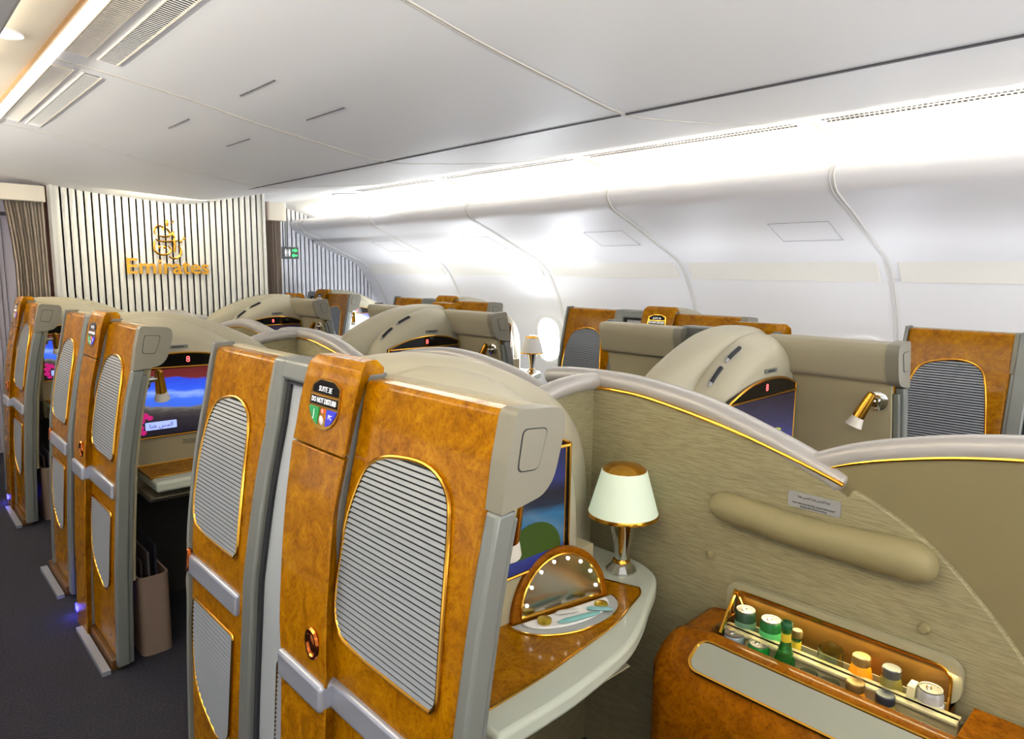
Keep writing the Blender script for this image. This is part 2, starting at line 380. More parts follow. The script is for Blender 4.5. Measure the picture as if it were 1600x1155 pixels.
for i, y in enumerate(SEAMS):
    mb = MB(); mb.tube([(tap(x, y) - .002, y, z - .001) for x, z in ALLP], .006, 6); mb.tube([(tap(x, y) - .001, y + .022, z - .001) for x, z in ALLP], .0045, 6)
    struct('trim_%d' % (11 + i), mb, mat('seam white', (222, 220, 214), .4))
for i in range(len(SEAMS) - 1):
    a, b = SEAMS[i] + .07, SEAMS[i + 1] - .045
    if b < -.5: continue
    seg = [(4.425, 1.735), (4.50, 1.69), (4.565, 1.615), (4.598, 1.562)]
    mb = MB(); mb.loft([[(tap(x, y) - .012, y, z) for x, z in seg] + [(tap(x, y) + .02, y, z + .02) for x, z in seg[::-1]] for y in (a, (a + b) / 2, b)])
    o = obj('window_valance', mb, mat('valance cream', (240, 237, 228), .45), bevel=.006, smooth=50)
    tag(o, 'cream curved valance strip along the sidewall above the windows, ' + ['', 'nearest, at right edge', 'second from the right edge', 'third from the right edge', 'fourth from the right edge', 'farthest, beside the front partition'][i], 'valance', 'sidewall valances')
    # passenger service hatch
    yc = SEAMS[i] + .34
    fx = lambda z: interp(z, [1.7, 1.772, 1.85, 1.94, 2.0], [4.46, 4.30, 4.11, 3.89, 3.72])
    P_ = [(tap(fx(z), y) - .004, y, z - .004) for y, z in ((yc - .18, 1.905), (yc + .18, 1.905), (yc + .18, 1.812), (yc - .18, 1.812))]
    mb = MB(); mb.tube(P_, .0015, 5, closed=True)
    o = obj('service_hatch', mb, mat('hatch line', (150, 150, 160), .5)); tag(o, 'thin outlined rectangular hatch in the white sidewall, ' + ['', 'at right edge of the cabin', 'above the wood panel at right', 'third from the right', 'fourth from the right', 'farthest forward'][i], 'hatch', 'sidewall hatches')
# gutter tubes in the cove
for i in range(1, len(SEAMS) - 1):
    mb = MB(); mb.tube([(3.80, SEAMS[i] + .09, 2.125), (3.80, SEAMS[i + 1] - .09, 2.125)], .010, 8)
    o = obj('cove_lamp_tube', mb, TUBE); tag(o, 'glowing lamp tube lying in the cove above the sidewall, ' + ['nearest', 'second', 'third', 'fourth', 'fifth'][i - 1] + ' from the camera', 'lamp', 'cove lamp tubes')
# windows
k = 0
for i in range(-3, 2):
    yc = 4.60 + 1.45 * i
    k += 1
    out = rrect(yc - .18, yc + .18, .70, 1.20, .15, 6); inn = rrect(yc - .14, yc + .14, .74, 1.165, .13, 6)
    wx = lambda z: interp(z, [.8, 1.1, 1.295], [4.84, 4.82, 4.76])
    mb = MB(); mb.loft([[(tap(wx(z), y) - d, y, z) for y, z in P] for P, d in ((out, -.01), (out, .012), (inn, .012), (inn, -.004))], caps=False)
    o = obj('window_%d' % k, mb, WHITE, base=(0, 0, 0)); o['kind'] = 'structure'
    mb = MB(); mb.face(mb.ring([(tap(wx(z), y) - .003, y, z) for y, z in inn])); obj('pane', mb, WINGLOW, o)
area('window_daylight', (4.70, 4.62, .97), (-1, 0, .1), .2, .3, 14, (.9, .95, 1))
area('window_daylight', (4.62, 6.1, .97), (-1, 0, .1), .2, .5, 12, (.9, .95, 1))
area('window_daylight', (-1.2, 2.2, 1.0), (1, 0, -.12), .4, 5, 6, (.7, .8, 1))
area('left_fill_light', (-.75, 2.2, 1.72), (1, 0, .10), .2, 7, 7, (.97, .97, 1))  # unseen fill added at the left to lift the right sidewall
for yy in (-.7, .75, 2.2, 3.65, 5.1, 6.5): area('sidewall_fill_light', (4.02, yy, 1.42), (.9, 0, .32), .05, 1.3, 1.15, (.92, .95, 1))  # added lights facing away from the camera to brighten the right sidewall

# front partitions -------------------------------------------------
def ribs(x0, x1, y, z0, ztop, pitch=.049, depth=.0065):
    mb = MB(); xs = []; n = int(round((x1 - x0) / pitch)); 
    for i in range(n):
        for t in (0, .12, .2, .35, .5, .65, .8, .88):
            d = 0 if t < .12 or t >= .88 else math.sin((t - .12) / .76 * PI) ** 1.25
            xs.append((x0 + (i + t) * pitch * (x1 - x0) / (n * pitch), y - depth * d))
    xs.append((x1, y))
    mb.loft([[(x, yy, z0) for x, yy in xs], [(x, yy, ztop(x)) for x, yy in xs]], closed=False)
    mb.box(x0, x1, y, y + .06, z0, min(ztop(x0), ztop(x1)))
    return mb
RIB = mat('pearl ribbed panel', (236, 236, 230), .3)
RIB2 = mat('cool ribbed panel', (236, 238, 246), .3)
mb = ribs(.995, 2.49, 5.75, 0, lambda x: 2.30); struct('wall_front', mb, RIB, smooth=60)
mb = MB(); mb.box(.978, .996, 5.72, 5.83, 0, 2.3); mb.box(2.489, 2.505, 5.72, 5.83, 0, 2.3); struct('trim_20', mb, WHITE)
mb = ribs(2.86, 4.62, 7.5, 0, lambda x: 2.3, .052, .0055); struct('wall_front_right', mb, RIB2, smooth=60)
mb = MB(); mb.box(-1.3, 1.0, 7.2, 7.25, 0, 2.4); struct('wall_front_left', mb, LAV)
mb = MB()
for i in range(8): mb.box(.62 + i * .035, .622 + i * .035, 7.19, 7.2, 0, 2.0)
mb.box(.5, .98, 7.18, 7.2, 2.02, 2.05)
obj('door_seam', mb, GROOVE, base=(0, 0, 0))['kind'] = 'structure'
bpy.data.objects['door_seam'].name = 'trim_21'
mb = MB(); mb.box(.95, .985, 5.84, 6.6, 0, 2.25); mb.box(2.51, 2.54, 5.84, 6.6, 0, 2.25); struct('trim_22', mb, BROWN)
mb = MB(); mb.box(.80, .97, 6.1, 6.14, 0, 2.2); struct('trim_23', mb, BROWN)
# airline name
wy = 5.722
mb = textmb('Emirates', .165, .010, 1.0, bold=.0028); xs = [v[0] for v in mb.v]; ww = max(xs) - min(xs); ys_ = [v[1] for v in mb.v]; hh = max(ys_) - min(ys_)
sgn = thing('airline_name_sign', (1.73, wy, 1.55), 'gold lettering and calligraphy emblem mounted on the white ribbed front wall', 'sign')
full = MB(); full.add(mb, lambda p: (1.7255 + (p[0] - (max(xs) + min(xs)) / 2) * .595 / ww, wy - p[2] * .6, 1.552 + (p[1] - min(ys_)) * .118 / hh))
obj('lettering', full, GOLD, sgn, smooth=30)
emb = MB()
def epx(u, v, d=0):      # emblem sketch units, tenths of a pixel of the sign, to wall metres
    return (1.7255 + (u - 805) * .00046, wy - .004 - d, 1.552 + (985 - v) * .000495)
def stroke(pts, r):
    P = catmull([epx(*p) for p in pts], 5); n = len(P)
    emb.tube(P, [r * 1.35 * (.45 + .55 * math.sin(PI * min(1, max(0, (i + .8) / (n + .6)))) ** .5) for i in range(n)], 6)
stroke([(610, 450), (680, 480), (800, 485), (900, 470), (960, 470)], .0065)
stroke([(600, 470), (585, 560), (600, 640), (680, 685), (770, 680), (830, 640), (835, 590), (800, 550)], .0065)
stroke([(905, 430), (905, 540), (895, 640)], .0075)
stroke([(900, 320), (885, 370), (915, 430)], .0065)
stroke([(960, 540), (1000, 600), (985, 690), (920, 735), (860, 738), (810, 710)], .0065)
stroke([(640, 400), (720, 408), (800, 405), (845, 370), (820, 310), (780, 280)], .0065)
stroke([(610, 380), (605, 300), (660, 250), (720, 250)], .0055)
stroke([(800, 150), (800, 190), (800, 250)], .008)
stroke([(860, 200), (915, 155)], .004)
stroke([(690, 240), (740, 270), (730, 310)], .005)
for u, v in ((665, 570), (745, 570), (1010, 470), (1060, 425)):
    emb.ball(epx(u, v), .012, 6, sc=(1, .5, 1))
obj('calligraphy_emblem', emb, GOLD, sgn)
# curtains
def curtain(x0, x1, y, z0, z1, label, flare=0):
    mb = MB(); n = 46
    rows = []
    for j in range(8):
        z = z1 + (z0 - z1) * j / 7; q = 1 - flare * math.sin(PI * min(1, j / 7 * 1.0)) * .5
        rows.append([(x0 + (x1 - x0) * (i / n * q + (1 - q)), y + .016 * math.sin(i * 1.55) + .006 * math.sin(i * .7 + j * .3), z) for i in range(n + 1)])
    mb.loft(rows, closed=False); mb.loft([[(p[0], p[1] + .006, p[2]) for p in r_] for r_ in rows], closed=False)
    o = obj('curtain', mb, CURT, smooth=70); tag(o, label, 'curtain'); return o
curtain(.70, .93, 5.66, 1.0, 2.06, 'taupe pleated curtain gathered at the left of the ribbed front wall', .35)
curtain(2.60, 2.765, 6.0, 0.6, 2.06, 'taupe pleated curtain gathered at the right of the ribbed front wall')
for x0, x1, y, z0, z1, lb in ((.45, .935, 5.6, 2.03, 2.135, 'white curtain pelmet box above the left curtain'), (2.615, 2.80, 5.93, 2.03, 2.19, 'white curtain pelmet box above the right curtain')):
    mb = MB(); mb.prismZ(rrect(x0, x1, y, y + .14, .03), z0, z1); o = obj('curtain_pelmet', mb, CREAM, bevel=.004); tag(o, lb, 'pelmet')
# aisle sign
t = thing('lavatory_sign', (3.10, 6.6, 1.71), 'dark illuminated aisle sign with white figures and green arrows beside the right curtain', 'sign')
mb = MB(); mb.box(2.985, 3.225, 6.6, 6.64, 1.708, 1.826); obj('sign_box', mb, mat('sign grey', (78, 82, 84), .5), t, bevel=.004)
mb = MB(); mb.tube([(3.10, 6.62, 1.82), (3.10, 6.62, 2.25)], .008); obj('hanger', mb, FRAME, t)
mb = MB()
for x in (3.085, 3.125): mb.ball((x, 6.598, 1.797), .0075, 8, sc=(1, .3, 1)); mb.box(x - .009, x + .009, 6.595, 6.599, 1.755, 1.787); mb.box(x - .005, x + .005, 6.595, 6.599, 1.732, 1.755)
mb.box(3.104, 3.107, 6.595, 6.599, 1.73, 1.80); obj('figures', mb, LETW, t)
mb = MB(); mb.box(3.155, 3.205, 6.595, 6.599, 1.785, 1.800); mb.prismY([(3.205, 1.792), (3.185, 1.81), (3.185, 1.775)], 6.595, 6.599); mb.box(3.155, 3.205, 6.595, 6.599, 1.735, 1.75); mb.prismY([(3.15, 1.742), (3.17, 1.76), (3.17, 1.725)], 6.595, 6.599); obj('green_arrows', mb, GREENB, t)
mb = MB(); mb.tube([(2.995, 6.596, 1.80), (3.03, 6.596, 1.80)], .005); mb.prismY([(3.035, 1.80), (3.02, 1.812), (3.02, 1.788)], 6.595, 6.599); obj('red_mark', mb, RED, t)
for x, y, z, lb in ((3.36, 5.75, 2.285, 'oval glowing dome lamp on the ceiling near the right curtain'), (.70, 6.0, 2.26, 'glowing dome lamp on the ceiling above the left curtain, cut by the frame edge'), (.392, 2.79, 2.330, 'small round recessed downlight in the cream ceiling strip at top left')):
    t = thing('ceiling_dome_lamp' if z < 2.3 else 'downlight', (x, y, z), lb, 'lamp')
    s_ = 1 if z < 2.3 else .26
    mb = MB(); mb.ball((x, y, z), .17 * s_, 20, sc=(1, 1, .35)); obj('diffuser', mb, DOME, t)
    mb = MB(); mb.lathe([(.175 * s_, 0), (.19 * s_, -.006), (.19 * s_, .006), (.175 * s_, .006)], (x, y, z)); obj('ring', mb, WHITE, t)
mb = MB(); mb.box(.66, .70, 7.17, 7.18, 1.46, 1.475); mb.box(.66, .70, 7.17, 7.18, 1.425, 1.445)
o = obj('door_placard', mb, mat('red placard', (130, 40, 50), .5)); tag(o, 'small red and grey placard on the lavender door at far left', 'placard')
# coat pole behind left curtain

# ------------------------------------------------------------------ suite parts (written for the left-hand centre suite, row 0)
PZ = [-.1, 0, .4, .74, .83, 1.05, 1.216, 1.3, 1.366, 1.45]; PX = [.594, .598, .615, .640, .648, .685, .722, .737, .752, .775]
_s = [(PX[i], PZ[i]) for i in range(len(PZ))]
_d = cat2(_s, 8); DZ = [p[1] for p in _d]; DX = [p[0] for p in _d]
def pf(z): return interp(z, DZ, DX)
def zs(z0, z1, n): return [z0 + (z1 - z0) * i / n for i in range(n + 1)]
def slab(mb, y0, y1, z0, z1, off=0, thk=.03, n=24, m=0, sk=None):
    f0 = (lambda z: y0) if not callable(y0) else y0; f1 = (lambda z: y1) if not callable(y1) else y1
    return mb.loft([[(pf(z) + off, f0(z), z), (pf(z) + off, f1(z), z), (pf(z) + off + thk, f1(z), z), (pf(z) + off + thk, f0(z), z)] for z in zs(z0, z1, n)], m=m)
def span(poly, z):
    ys = []
    N = len(poly)
    for i in range(N):
        (ya, za), (yb, zb) = poly[i], poly[(i + 1) % N]
        if (za - z) * (zb - z) <= 0 and za != zb: ys.append(ya + (yb - ya) * (z - za) / (zb - za))
    return (min(ys), max(ys)) if len(ys) > 1 else None
def louvre(poly, par, xf, pitch=.0112, off=0):
    lo = min(p[1] for p in poly); hi = max(p[1] for p in poly)
    mb = MB(); rows = []; z = lo + .001
    ph = [(0, 0), (.24, 0), (.36, 1), (.95, .45)]
    while z < hi - .001:
        for f, d in ph:
            zz = z + f * pitch
            if zz < hi - .0005:
                sp = span(poly, zz)
                if sp and sp[1] - sp[0] > .002: rows.append((zz, sp, d, f))
        z += pitch
    idx = [mb.ring([(pf(zz) + off - .0015 - .0055 * d, sp[0], zz), (pf(zz) + off - .0015 - .0055 * d, sp[1], zz)]) for zz, sp, d, f in rows]
    for a, b, ra, rb in zip(idx, idx[1:], rows, rows[1:]): mb.face((a[0], a[1], b[1], b[0]), 1 if ra[3] in (0, .95) or rb[3] == 0 else 0)
    lv = obj('louvre', mb, [SLAT, GAP], par, xf, smooth=0)
    mb = MB(); mb.tube([(pf(z) + off - .004, y, z) for y, z in poly], .0046, 8, closed=True)
    obj('louvre_frame', mb, GOLD, lv, xf)
    return lv
def wing(name, y0, y1, xf, label, cat='side panel', group='suite side panels', louv=True, nearjamb=True):
    flip = xf is not None
    bx = (3.42 - .66) if flip else .66
    t = thing(name, (bx, (y0 + y1) / 2, 0), label, cat, group)
    ye = lambda z: y1 + interp(z, [0, .4, .74, .9, 1.02, 1.17, 1.36], [-.06, -.045, -.02, -.006, .003, .008, .002])
    mb = MB(); slab(mb, y0, ye, .045, 1.364, 0, .05, 30); obj('panel', mb, WOOD, t, xf, bevel=.011, bseg=3)
    # silver border on the forward edge, over the top
    mb = MB(); slab(mb, ye, lambda z: ye(z) + .014, .03, 1.374, -.010, .064, 30)
    obj('border', mb, FRAME, t, xf, bevel=.003)
    # rear jamb with swelling head
    head = rpoly([(pf(1.20), 1.20), (pf(1.285) - .003, 1.285), (pf(1.372) - .002, 1.372), (.865, 1.362), (.868, 1.325), (.842, 1.238), (.815, 1.214), (pf(1.20) + .045, 1.205)], [.001, .001, .016, .02, .015, .02, .015, .02])
    jy0, jy1 = (y0 - .032, y0 + .001)
    mb = MB(); slab(mb, jy0, jy1, .02, 1.20, -.003, .045, 26); obj('jamb', mb, FRAME, t, xf, bevel=.007, bseg=3)
    mb = MB(); slab(mb, jy0 + .012, jy1, .02, 1.18, .03, .03, 26); obj('inner_jamb', mb, FRAME, t, xf, bevel=.004)
    hd = MB(); hd.prismY(head, jy0 - .004, jy1 + .004); h = obj('jamb_head', hd, HEADM, t, xf, bevel=.008, bseg=3)
    q = rpoly([(.766, 1.336), (.822, 1.331), (.800, 1.264), (.754, 1.267)], .012)
    qc = (.788, 1.30); mb = MB(); mb.prismY([((x - qc[0]) * 1.07 + qc[0], (z - qc[1]) * 1.05 + qc[1]) for x, z in q], jy0 - .005, jy0 + .002); obj('inset_gap', mb, GAP, h, xf)
    mb = MB(); mb.prismY(q, jy0 - .0065, jy0 + .002); obj('inset_panel', mb, HEADM, h, xf, bevel=.001)
    # leather bolster along the inside
    bol = rpoly([(pf(1.30) + .045, 1.215), (pf(1.372) + .045, 1.368), (.860, 1.362), (.864, 1.325), (.834, 1.222)], [.005, .01, .022, .02, .02])
    mb = MB(); mb.prismY(bol, y0 + .003, y1 + .02); obj('bolster', mb, LEATHER, t, xf, bevel=.004)
    mb = MB(); slab(mb, y0 + .002, y1 + .01, .35, 1.225, .05, .025, 20); obj('lining', mb, SMOOTHFAB, t, xf)
    mb = MB(); slab(mb, y0 + .02, y1 - .015, .692, .752, -.012, .02, 6); obj('rail', mb, SILV, t, xf, bevel=.008, bseg=3)
    mb = MB(); slab(mb, y0, y1 + .02, 0, .045, -.018, .05, 2); obj('sill', mb, mat('dark sill veneer', (92, 58, 22), .4), t, xf, bevel=.004)
    mb = MB(); slab(mb, y0 - .02, y1 + .02, .0, .018, -.055, .03, 2); obj('sill_strip', mb, SILV, t, xf)
    if louv:
        up_ = cat2([(y0 + .06, .84), (y0 + .15, .838), (y1 - .10, .842), (y1 - .045, .862), (y1 - .022, .91), (y1 - .020, 1.0), (y1 - .026, 1.09), (y1 - .052, 1.175), (y1 - .085, 1.212), (y1 - .14, 1.231), (y0 + .20, 1.240), (y0 + .14, 1.230), (y0 + .10, 1.20), (y0 + .082, 1.15), (y0 + .066, 1.05), (y0 + .052, .92), (y0 + .047, .86), (y0 + .06, .84)], 3)[:-1]
        louvre(up_, t, xf)
        dn = rpoly([(y0 + .045, .63), (y1 - .062, .63), (y1 - .062, .50), (y1 - .10, .36), (y0 + .13, .29), (y0 + .055, .33)], [.01, .02, .1, .1, .05, .04])
        louvre(dn, t, xf, pitch=.0125)
        mb = MB(); slab(mb, y1 - .035, y1 - .018, .70, .768, -.016, .012, 4); obj('latch', mb, COPPER, t, xf, bevel=.003)
    return t
def badge(t, col, num):
    y0, z0 = 1.345, 1.308; off = -.0305
    def sm(p): return (pf(z0 + p[1]) + off - p[2], y0 - p[0], z0 + p[1])
    def plate(poly, d, m, nm, par):
        mb = MB(); mb.loft([[sm((a, b, -.002)) for a, b in poly], [sm((a, b, d)) for a, b in poly]]); return obj(nm, mb, m, par)
    sh = [(-.062, .036), (-.03, .047), (0, .050), (.03, .047), (.062, .036), (.066, .0), (.066, -.016), (.058, -.034), (.040, -.050), (.02, -.058), (0, -.060), (-.02, -.058), (-.040, -.050), (-.058, -.034), (-.066, -.016), (-.066, .0)]
    b_ = plate(sh, .003, GOLD, 'badge', t)
    plate(rpoly([(-.056, .016), (.056, .016), (.055, .032), (.028, .045), (-.028, .045), (-.055, .032)], .004), .0042, BLACK, 'number_plate', b_)
    plate([(-.059, -.009), (.059, -.009), (.057, .011), (-.057, .011)], .0042, BLACK, 'notice_plate', b_)
    plate(rpoly([(-.060, -.014), (-.018, -.014), (-.018, -.052), (-.04, -.043), (-.058, -.022)], .003), .0042, GREENL, 'green_light', b_)
    plate(rpoly([(.060, -.014), (.018, -.014), (.018, -.052), (.04, -.043), (.058, -.022)], .003), .0042, BLUEL, 'blue_light', b_)
    mb = MB(); mb.ball(sm((0, -.040, .004)), .009, 10, sc=(.3, 1, 1.2)); obj('bell_button', mb, WHITE, b_)
    mb = MB(); mb.ball(sm((0, -.020, .004)), .005, 8, sc=(.3, 1, 1)); obj('red_pip', mb, RED, b_)
    mb = MB(); mb.add(textmb('DO NOT DISTURB', .0155, .0002, .84, bold=.0003), lambda p: sm((p[0], p[1] + .001, .0046 + p[2]))); obj('notice_text', mb, LETW, b_, smooth=0)
    mb = MB(); mb.add(textmb('J', .024, .0002), lambda p: sm((p[0] - .036, p[1] - .029, .0046 + p[2])))
    mb.add(textmb('PC', .014, .0002), lambda p: sm((p[0] + .036, p[1] - .029, .0046 + p[2]))); obj('light_letters', mb, LETW, b_, smooth=0)
    mb = MB(); mb.add(textmb(num, .016, .0002, .95), lambda p: sm((p[0], p[1] + .026, .0046 + p[2]))); obj('suite_number', mb, LETW, b_, smooth=0)
SHO = [(.755, .70), (.755, 1.2), (.765, 1.365), (.80, 1.388), (.95, 1.394), (1.09, 1.377), (1.20, 1.347), (1.32, 1.300), (1.44, 1.238), (1.535, 1.155), (1.59, 1.05), (1.615, .90), (1.62, .70)]
SHI = [(.765, .70), (.765, 1.15), (.775, 1.30), (.80, 1.352), (.93, 1.374), (1.03, 1.360), (1.13, 1.325), (1.21, 1.285), (1.30, 1.220), (1.36, 1.14), (1.40, 1.03), (1.415, .88), (1.415, .70)]
SHF = [(.79, .72), (.79, 1.12), (.80, 1.24), (.82, 1.285), (.92, 1.315), (1.02, 1.305), (1.10, 1.278), (1.18, 1.24), (1.25, 1.19), (1.31, 1.12), (1.345, 1.02), (1.36, .88), (1.36, .72)]
def dense(P): return cat2(P[:1] + P[1:], 5)
def mix(A, B, t): return [(a[0] + (b[0] - a[0]) * t, a[1] + (b[1] - a[1]) * t) for a, b in zip(A, B)]
def console(xf, label, num, screen, group='suite consoles'):
    bx = 3.42 - 1.2 if xf else 1.2
    t = thing('suite_console', (bx, 1.3, 0), label, 'console', group)
    O, I, Fr = dense(SHO), dense(SHI), dense(SHF)
    mb = MB(); secs = [(1.425, mix(O, I, .14)), (1.418, mix(O, I, .04)), (1.40, O), (1.375, O), (1.35, mix(O, I, .06)), (1.325, mix(O, I, .22)), (1.305, mix(O, I, .5)), (1.292, mix(O, I, .85)), (1.286, mix(O, I, 1.12))]
    mb.loft([[(x, y, z) for x, z in P] for y, P in secs]); obj('arched_shell', mb, BEIGE, t, xf, smooth=35)
    mb = MB(); secs = [(1.30, mix(I, Fr, .12)), (1.284, mix(I, Fr, .0)), (1.262, mix(I, Fr, .02)), (1.235, mix(I, Fr, .2)), (1.21, mix(I, Fr, .45)), (1.19, mix(I, Fr, .78)), (1.178, mix(I, Fr, 1.1)), (1.172, mix(I, Fr, 1.45))]
    mb.loft([[(x, y, z) for x, z in P] for y, P in secs]); sh = obj('screen_housing', mb, BEIGE, t, xf, smooth=35)
    # air grilles in the groove of the shell
    if xf:
        for (xa, xb) in ((1.098, 1.200), (1.222, 1.306)):
            n = 8; M = mix(I, Fr, .10); X_ = [q[0] for q in M[6:]]; Z_ = [q[1] for q in M[6:]]
            pts = [(xa + (xb - xa) * i / n, 1.243, interp(xa + (xb - xa) * i / n, X_, Z_) + .001) for i in range(n + 1)]
            g = MB(); g.tube(pts, [.004] + [.0095] * 7 + [.004], 8); gg = obj('air_grille', g, PLATE, t, xf)
            g = MB(); g.tube([(p[0] + .001, p[1] - .004, p[2] + .003) for p in pts[1:-1]], .0078, 6); obj('grille_mesh', g, GAP, gg, xf)
    # card slot
    mb = MB(); mb.loft([[(x, 1.2055 + d, z) for x, z in rrect(.955, 1.045, 1.236, 1.252, .005)] for d in (-.039, -.01)]); cs = obj('card_slot', mb, FRAME, t, xf)
    mb = MB(); mb.box(.975, 1.025, 1.165, 1.18, 1.2415, 1.2465); obj('slot_opening', mb, GAP, cs, xf)
    # screen: gold bezel, black arch band, display
    arc = cat2([(1.305, 1.155), (1.20, 1.192), (1.10, 1.212), (1.0, 1.218), (.90, 1.210), (.805, 1.182)], 5)
    out = [(.805, .845), (1.305, .845)] + arc
    mb = MB(); mb.prismY(out, 1.160, 1.18); bz = obj('screen_surround', mb, BLACK, t, xf)
    mb = MB(); mb.tube([(x, 1.16, z) for x, z in out], .0045, 6, closed=True); mb.tube([(1.30, 1.158, 1.150), (.805, 1.158, 1.156)], .004, 6); mb.tube([(1.285, 1.158, .85), (1.287, 1.158, 1.15)], .003, 6)
    obj('gold_bezel', mb, GOLD, bz, xf)
    mb = MB(); mb.box(.812, 1.283, 1.1565, 1.164, .852, 1.147); obj('display', mb, screen, bz, xf)
    sx_ = lambda x: (x, 1.157, 1.186)
    mb = MB(); mb.add(textmb('8', .038, .0003), lambda p: (1.04 + p[0], 1.1585 - p[2], 1.185 + p[1])); obj('seat_digit', mb, RED, bz, xf, smooth=0)
    # lower apron and desk
    mb = MB(); mb.box(.79, 1.42, 1.168, 1.30, .60, .845); obj('apron', mb, SMOOTHFAB, t, xf)
    mb = MB(); mb.box(.76, 1.36, 1.385, 1.40, .0, .70); mb.box(.76, .775, 1.19, 1.385, .0, .70); mb.box(.775, 1.36, 1.17, 1.385, .60, .612); obj('footwell', mb, DARK, t, xf, smooth=0)
    mb = MB(); mb.add(textmb('Please return the screen\nand fold the table away\nfor taxi and landing', .0085, .0003, 1.0, 'LEFT'), lambda p: ((1.0 if xf is None else 1.06) + p[0] * .9, 1.1665 - p[2], .805 + p[1]))
    obj('notice', mb, INK, t, xf, smooth=0)
    rim = cat2([(.80, .875), (.95, .875), (1.06, .881), (1.238, .906), (1.36, .95), (1.464, 1.003), (1.56, 1.05), (1.625, 1.10), (1.662, 1.18), (1.662, 1.30), (1.655, 1.395)], 4) + [(1.36, 1.395), (1.36, 1.17), (.80, 1.17)]
    mb = MB(); mb.prismZ(rim, .672, .718); dk = obj('desk', mb, STONE, t, xf, bevel=.012, bseg=3)
    wd = [(.80, 1.167), (1.36, 1.167), (1.385, 1.195), (1.47, 1.183)] + cat2([(1.506, 1.068), (1.478, 1.045), (1.40, 1.020), (1.299, .990), (1.127, .967), (.986, .952), (.80, .945)], 4)
    mb = MB(); mb.prismZ(wd, .712, .7215); wdo = obj('desk_veneer', mb, WOOD, dk, xf)
    mb = MB(); mb.tube([(x, y, .7215) for x, y in wd], .0028, 6, closed=True); obj('desk_trim', mb, GOLD, dk, xf)
    mb = MB(); mb.loft([[(.80, 1.0, .60), (1.30, 1.0, .60), (1.30, 1.15, .60), (.80, 1.15, .60)], [(.80, .93, .635), (1.30, .93, .635), (1.30, 1.15, .635), (.80, 1.15, .635)]]); obj('table_drawer', mb, LEATHER, t, xf, bevel=.008)
    # wood column with the suite badge
    def ya(z): return interp(z, [0, .675, .97, 1.2, 1.376], [1.36, 1.388, 1.440, 1.472, 1.455])
    yb = lambda z: interp(z, [0, .77, .90, 1.1, 1.23, 1.4], [1.17, 1.190, 1.215, 1.240, 1.236, 1.222])
    def csec(z, ins=0):
        f = pf(z) - .03 + ins * .7; b = pf(z) + .045 - ins; y_ = yb(z) + ins
        return [(f, y_ + .004, z), (f, ya(z) - ins, z), (b, ya(z) - ins, z), (b, y_ + .026, z), (f + .040, y_ + .026, z), (f + .026, y_ + .021, z), (f + .010, y_ + .010, z), (f + .003, y_ + .001, z)]
    mb = MB(); rings = []
    for z in zs(1.206, 1.402, 12):
        e = max(0, (z - 1.37) / .032); ins = .016 * (1 - math.sqrt(max(0, 1 - e * e))) if e > 0 else 0
        rings.append(csec(z, ins))
    mb.loft(rings); obj('column_head', mb, WOOD, t, xf, bevel=.004)
    mb = MB(); mb.loft([csec(z) for z in zs(.745, 1.2015, 14)]); cb = obj('column_body', mb, WOOD, t, xf, bevel=.006)
    mb = MB(); mb.loft([csec(z) for z in zs(.0, .70, 6)]); obj('column_base', mb, WOOD, t, xf, bevel=.006)
    mb = MB(); mb.loft([[(pf(z) - .042, yb(z) + .004, z), (pf(z) - .042, ya(z) - .004, z), (.70, ya(z), z), (.70, yb(z) + .02, z)] for z in zs(.692, .752, 4)]); obj('rail', mb, SILV, t, xf, bevel=.01, bseg=3)
    kb = MB(); kc = (pf(.818) - .031, 1.252, .818)
    kb.tube([(kc[0], kc[1] + .022 * math.cos(a), kc[2] + .03 * math.sin(a)) for a in [2 * PI * i / 20 for i in range(20)]], .006, 6, closed=True); kb.ball(kc, .015, 10, sc=(.35, 1, 1.4)); obj('door_knob', kb, COPPER, t, xf)
    if num: badge(t, None, num)
    mb = MB(); mb.box(pf(0) - .02, .66, 1.405, 1.452, .02, .05); obj('floor_light', mb, BLUELED, t, xf)
    return t
def door(xf, label, group='sliding suite doors'):
    t = thing('sliding_door', (3.42 - .68 if xf else .68, 1.54, 0), label, 'door', group)
    mb = MB(); slab(mb, 1.45, 1.602, .02, 1.315, .018, .02, 26); obj('leaf', mb, LEAF, t, xf)
    p = rpoly([(1.455, .28), (1.50, .28), (1.50, .66), (1.455, .66)], .02); louvre(p, t, xf, off=.018)
    return t
def pocket(xf, label, group='door pocket frames'):
    t = thing('door_pocket', (3.42 - .68 if xf else .68, 1.64, 0), label, 'door frame', group)
    mb = MB(); slab(mb, 1.618, 1.676, .02, 1.372, -.006, .075, 30); slab(mb, 1.455, 1.63, 1.322, 1.372, -.004, .075, 4); obj('frame', mb, FRAME, t, xf, bevel=.008, bseg=3)
    mb = MB(); slab(mb, 1.600, 1.620, .02, 1.322, .010, .05, 26); slab(mb, 1.46, 1.61, 1.312, 1.324, .008, .05, 3); obj('seal', mb, GAP, t, xf)
    return t
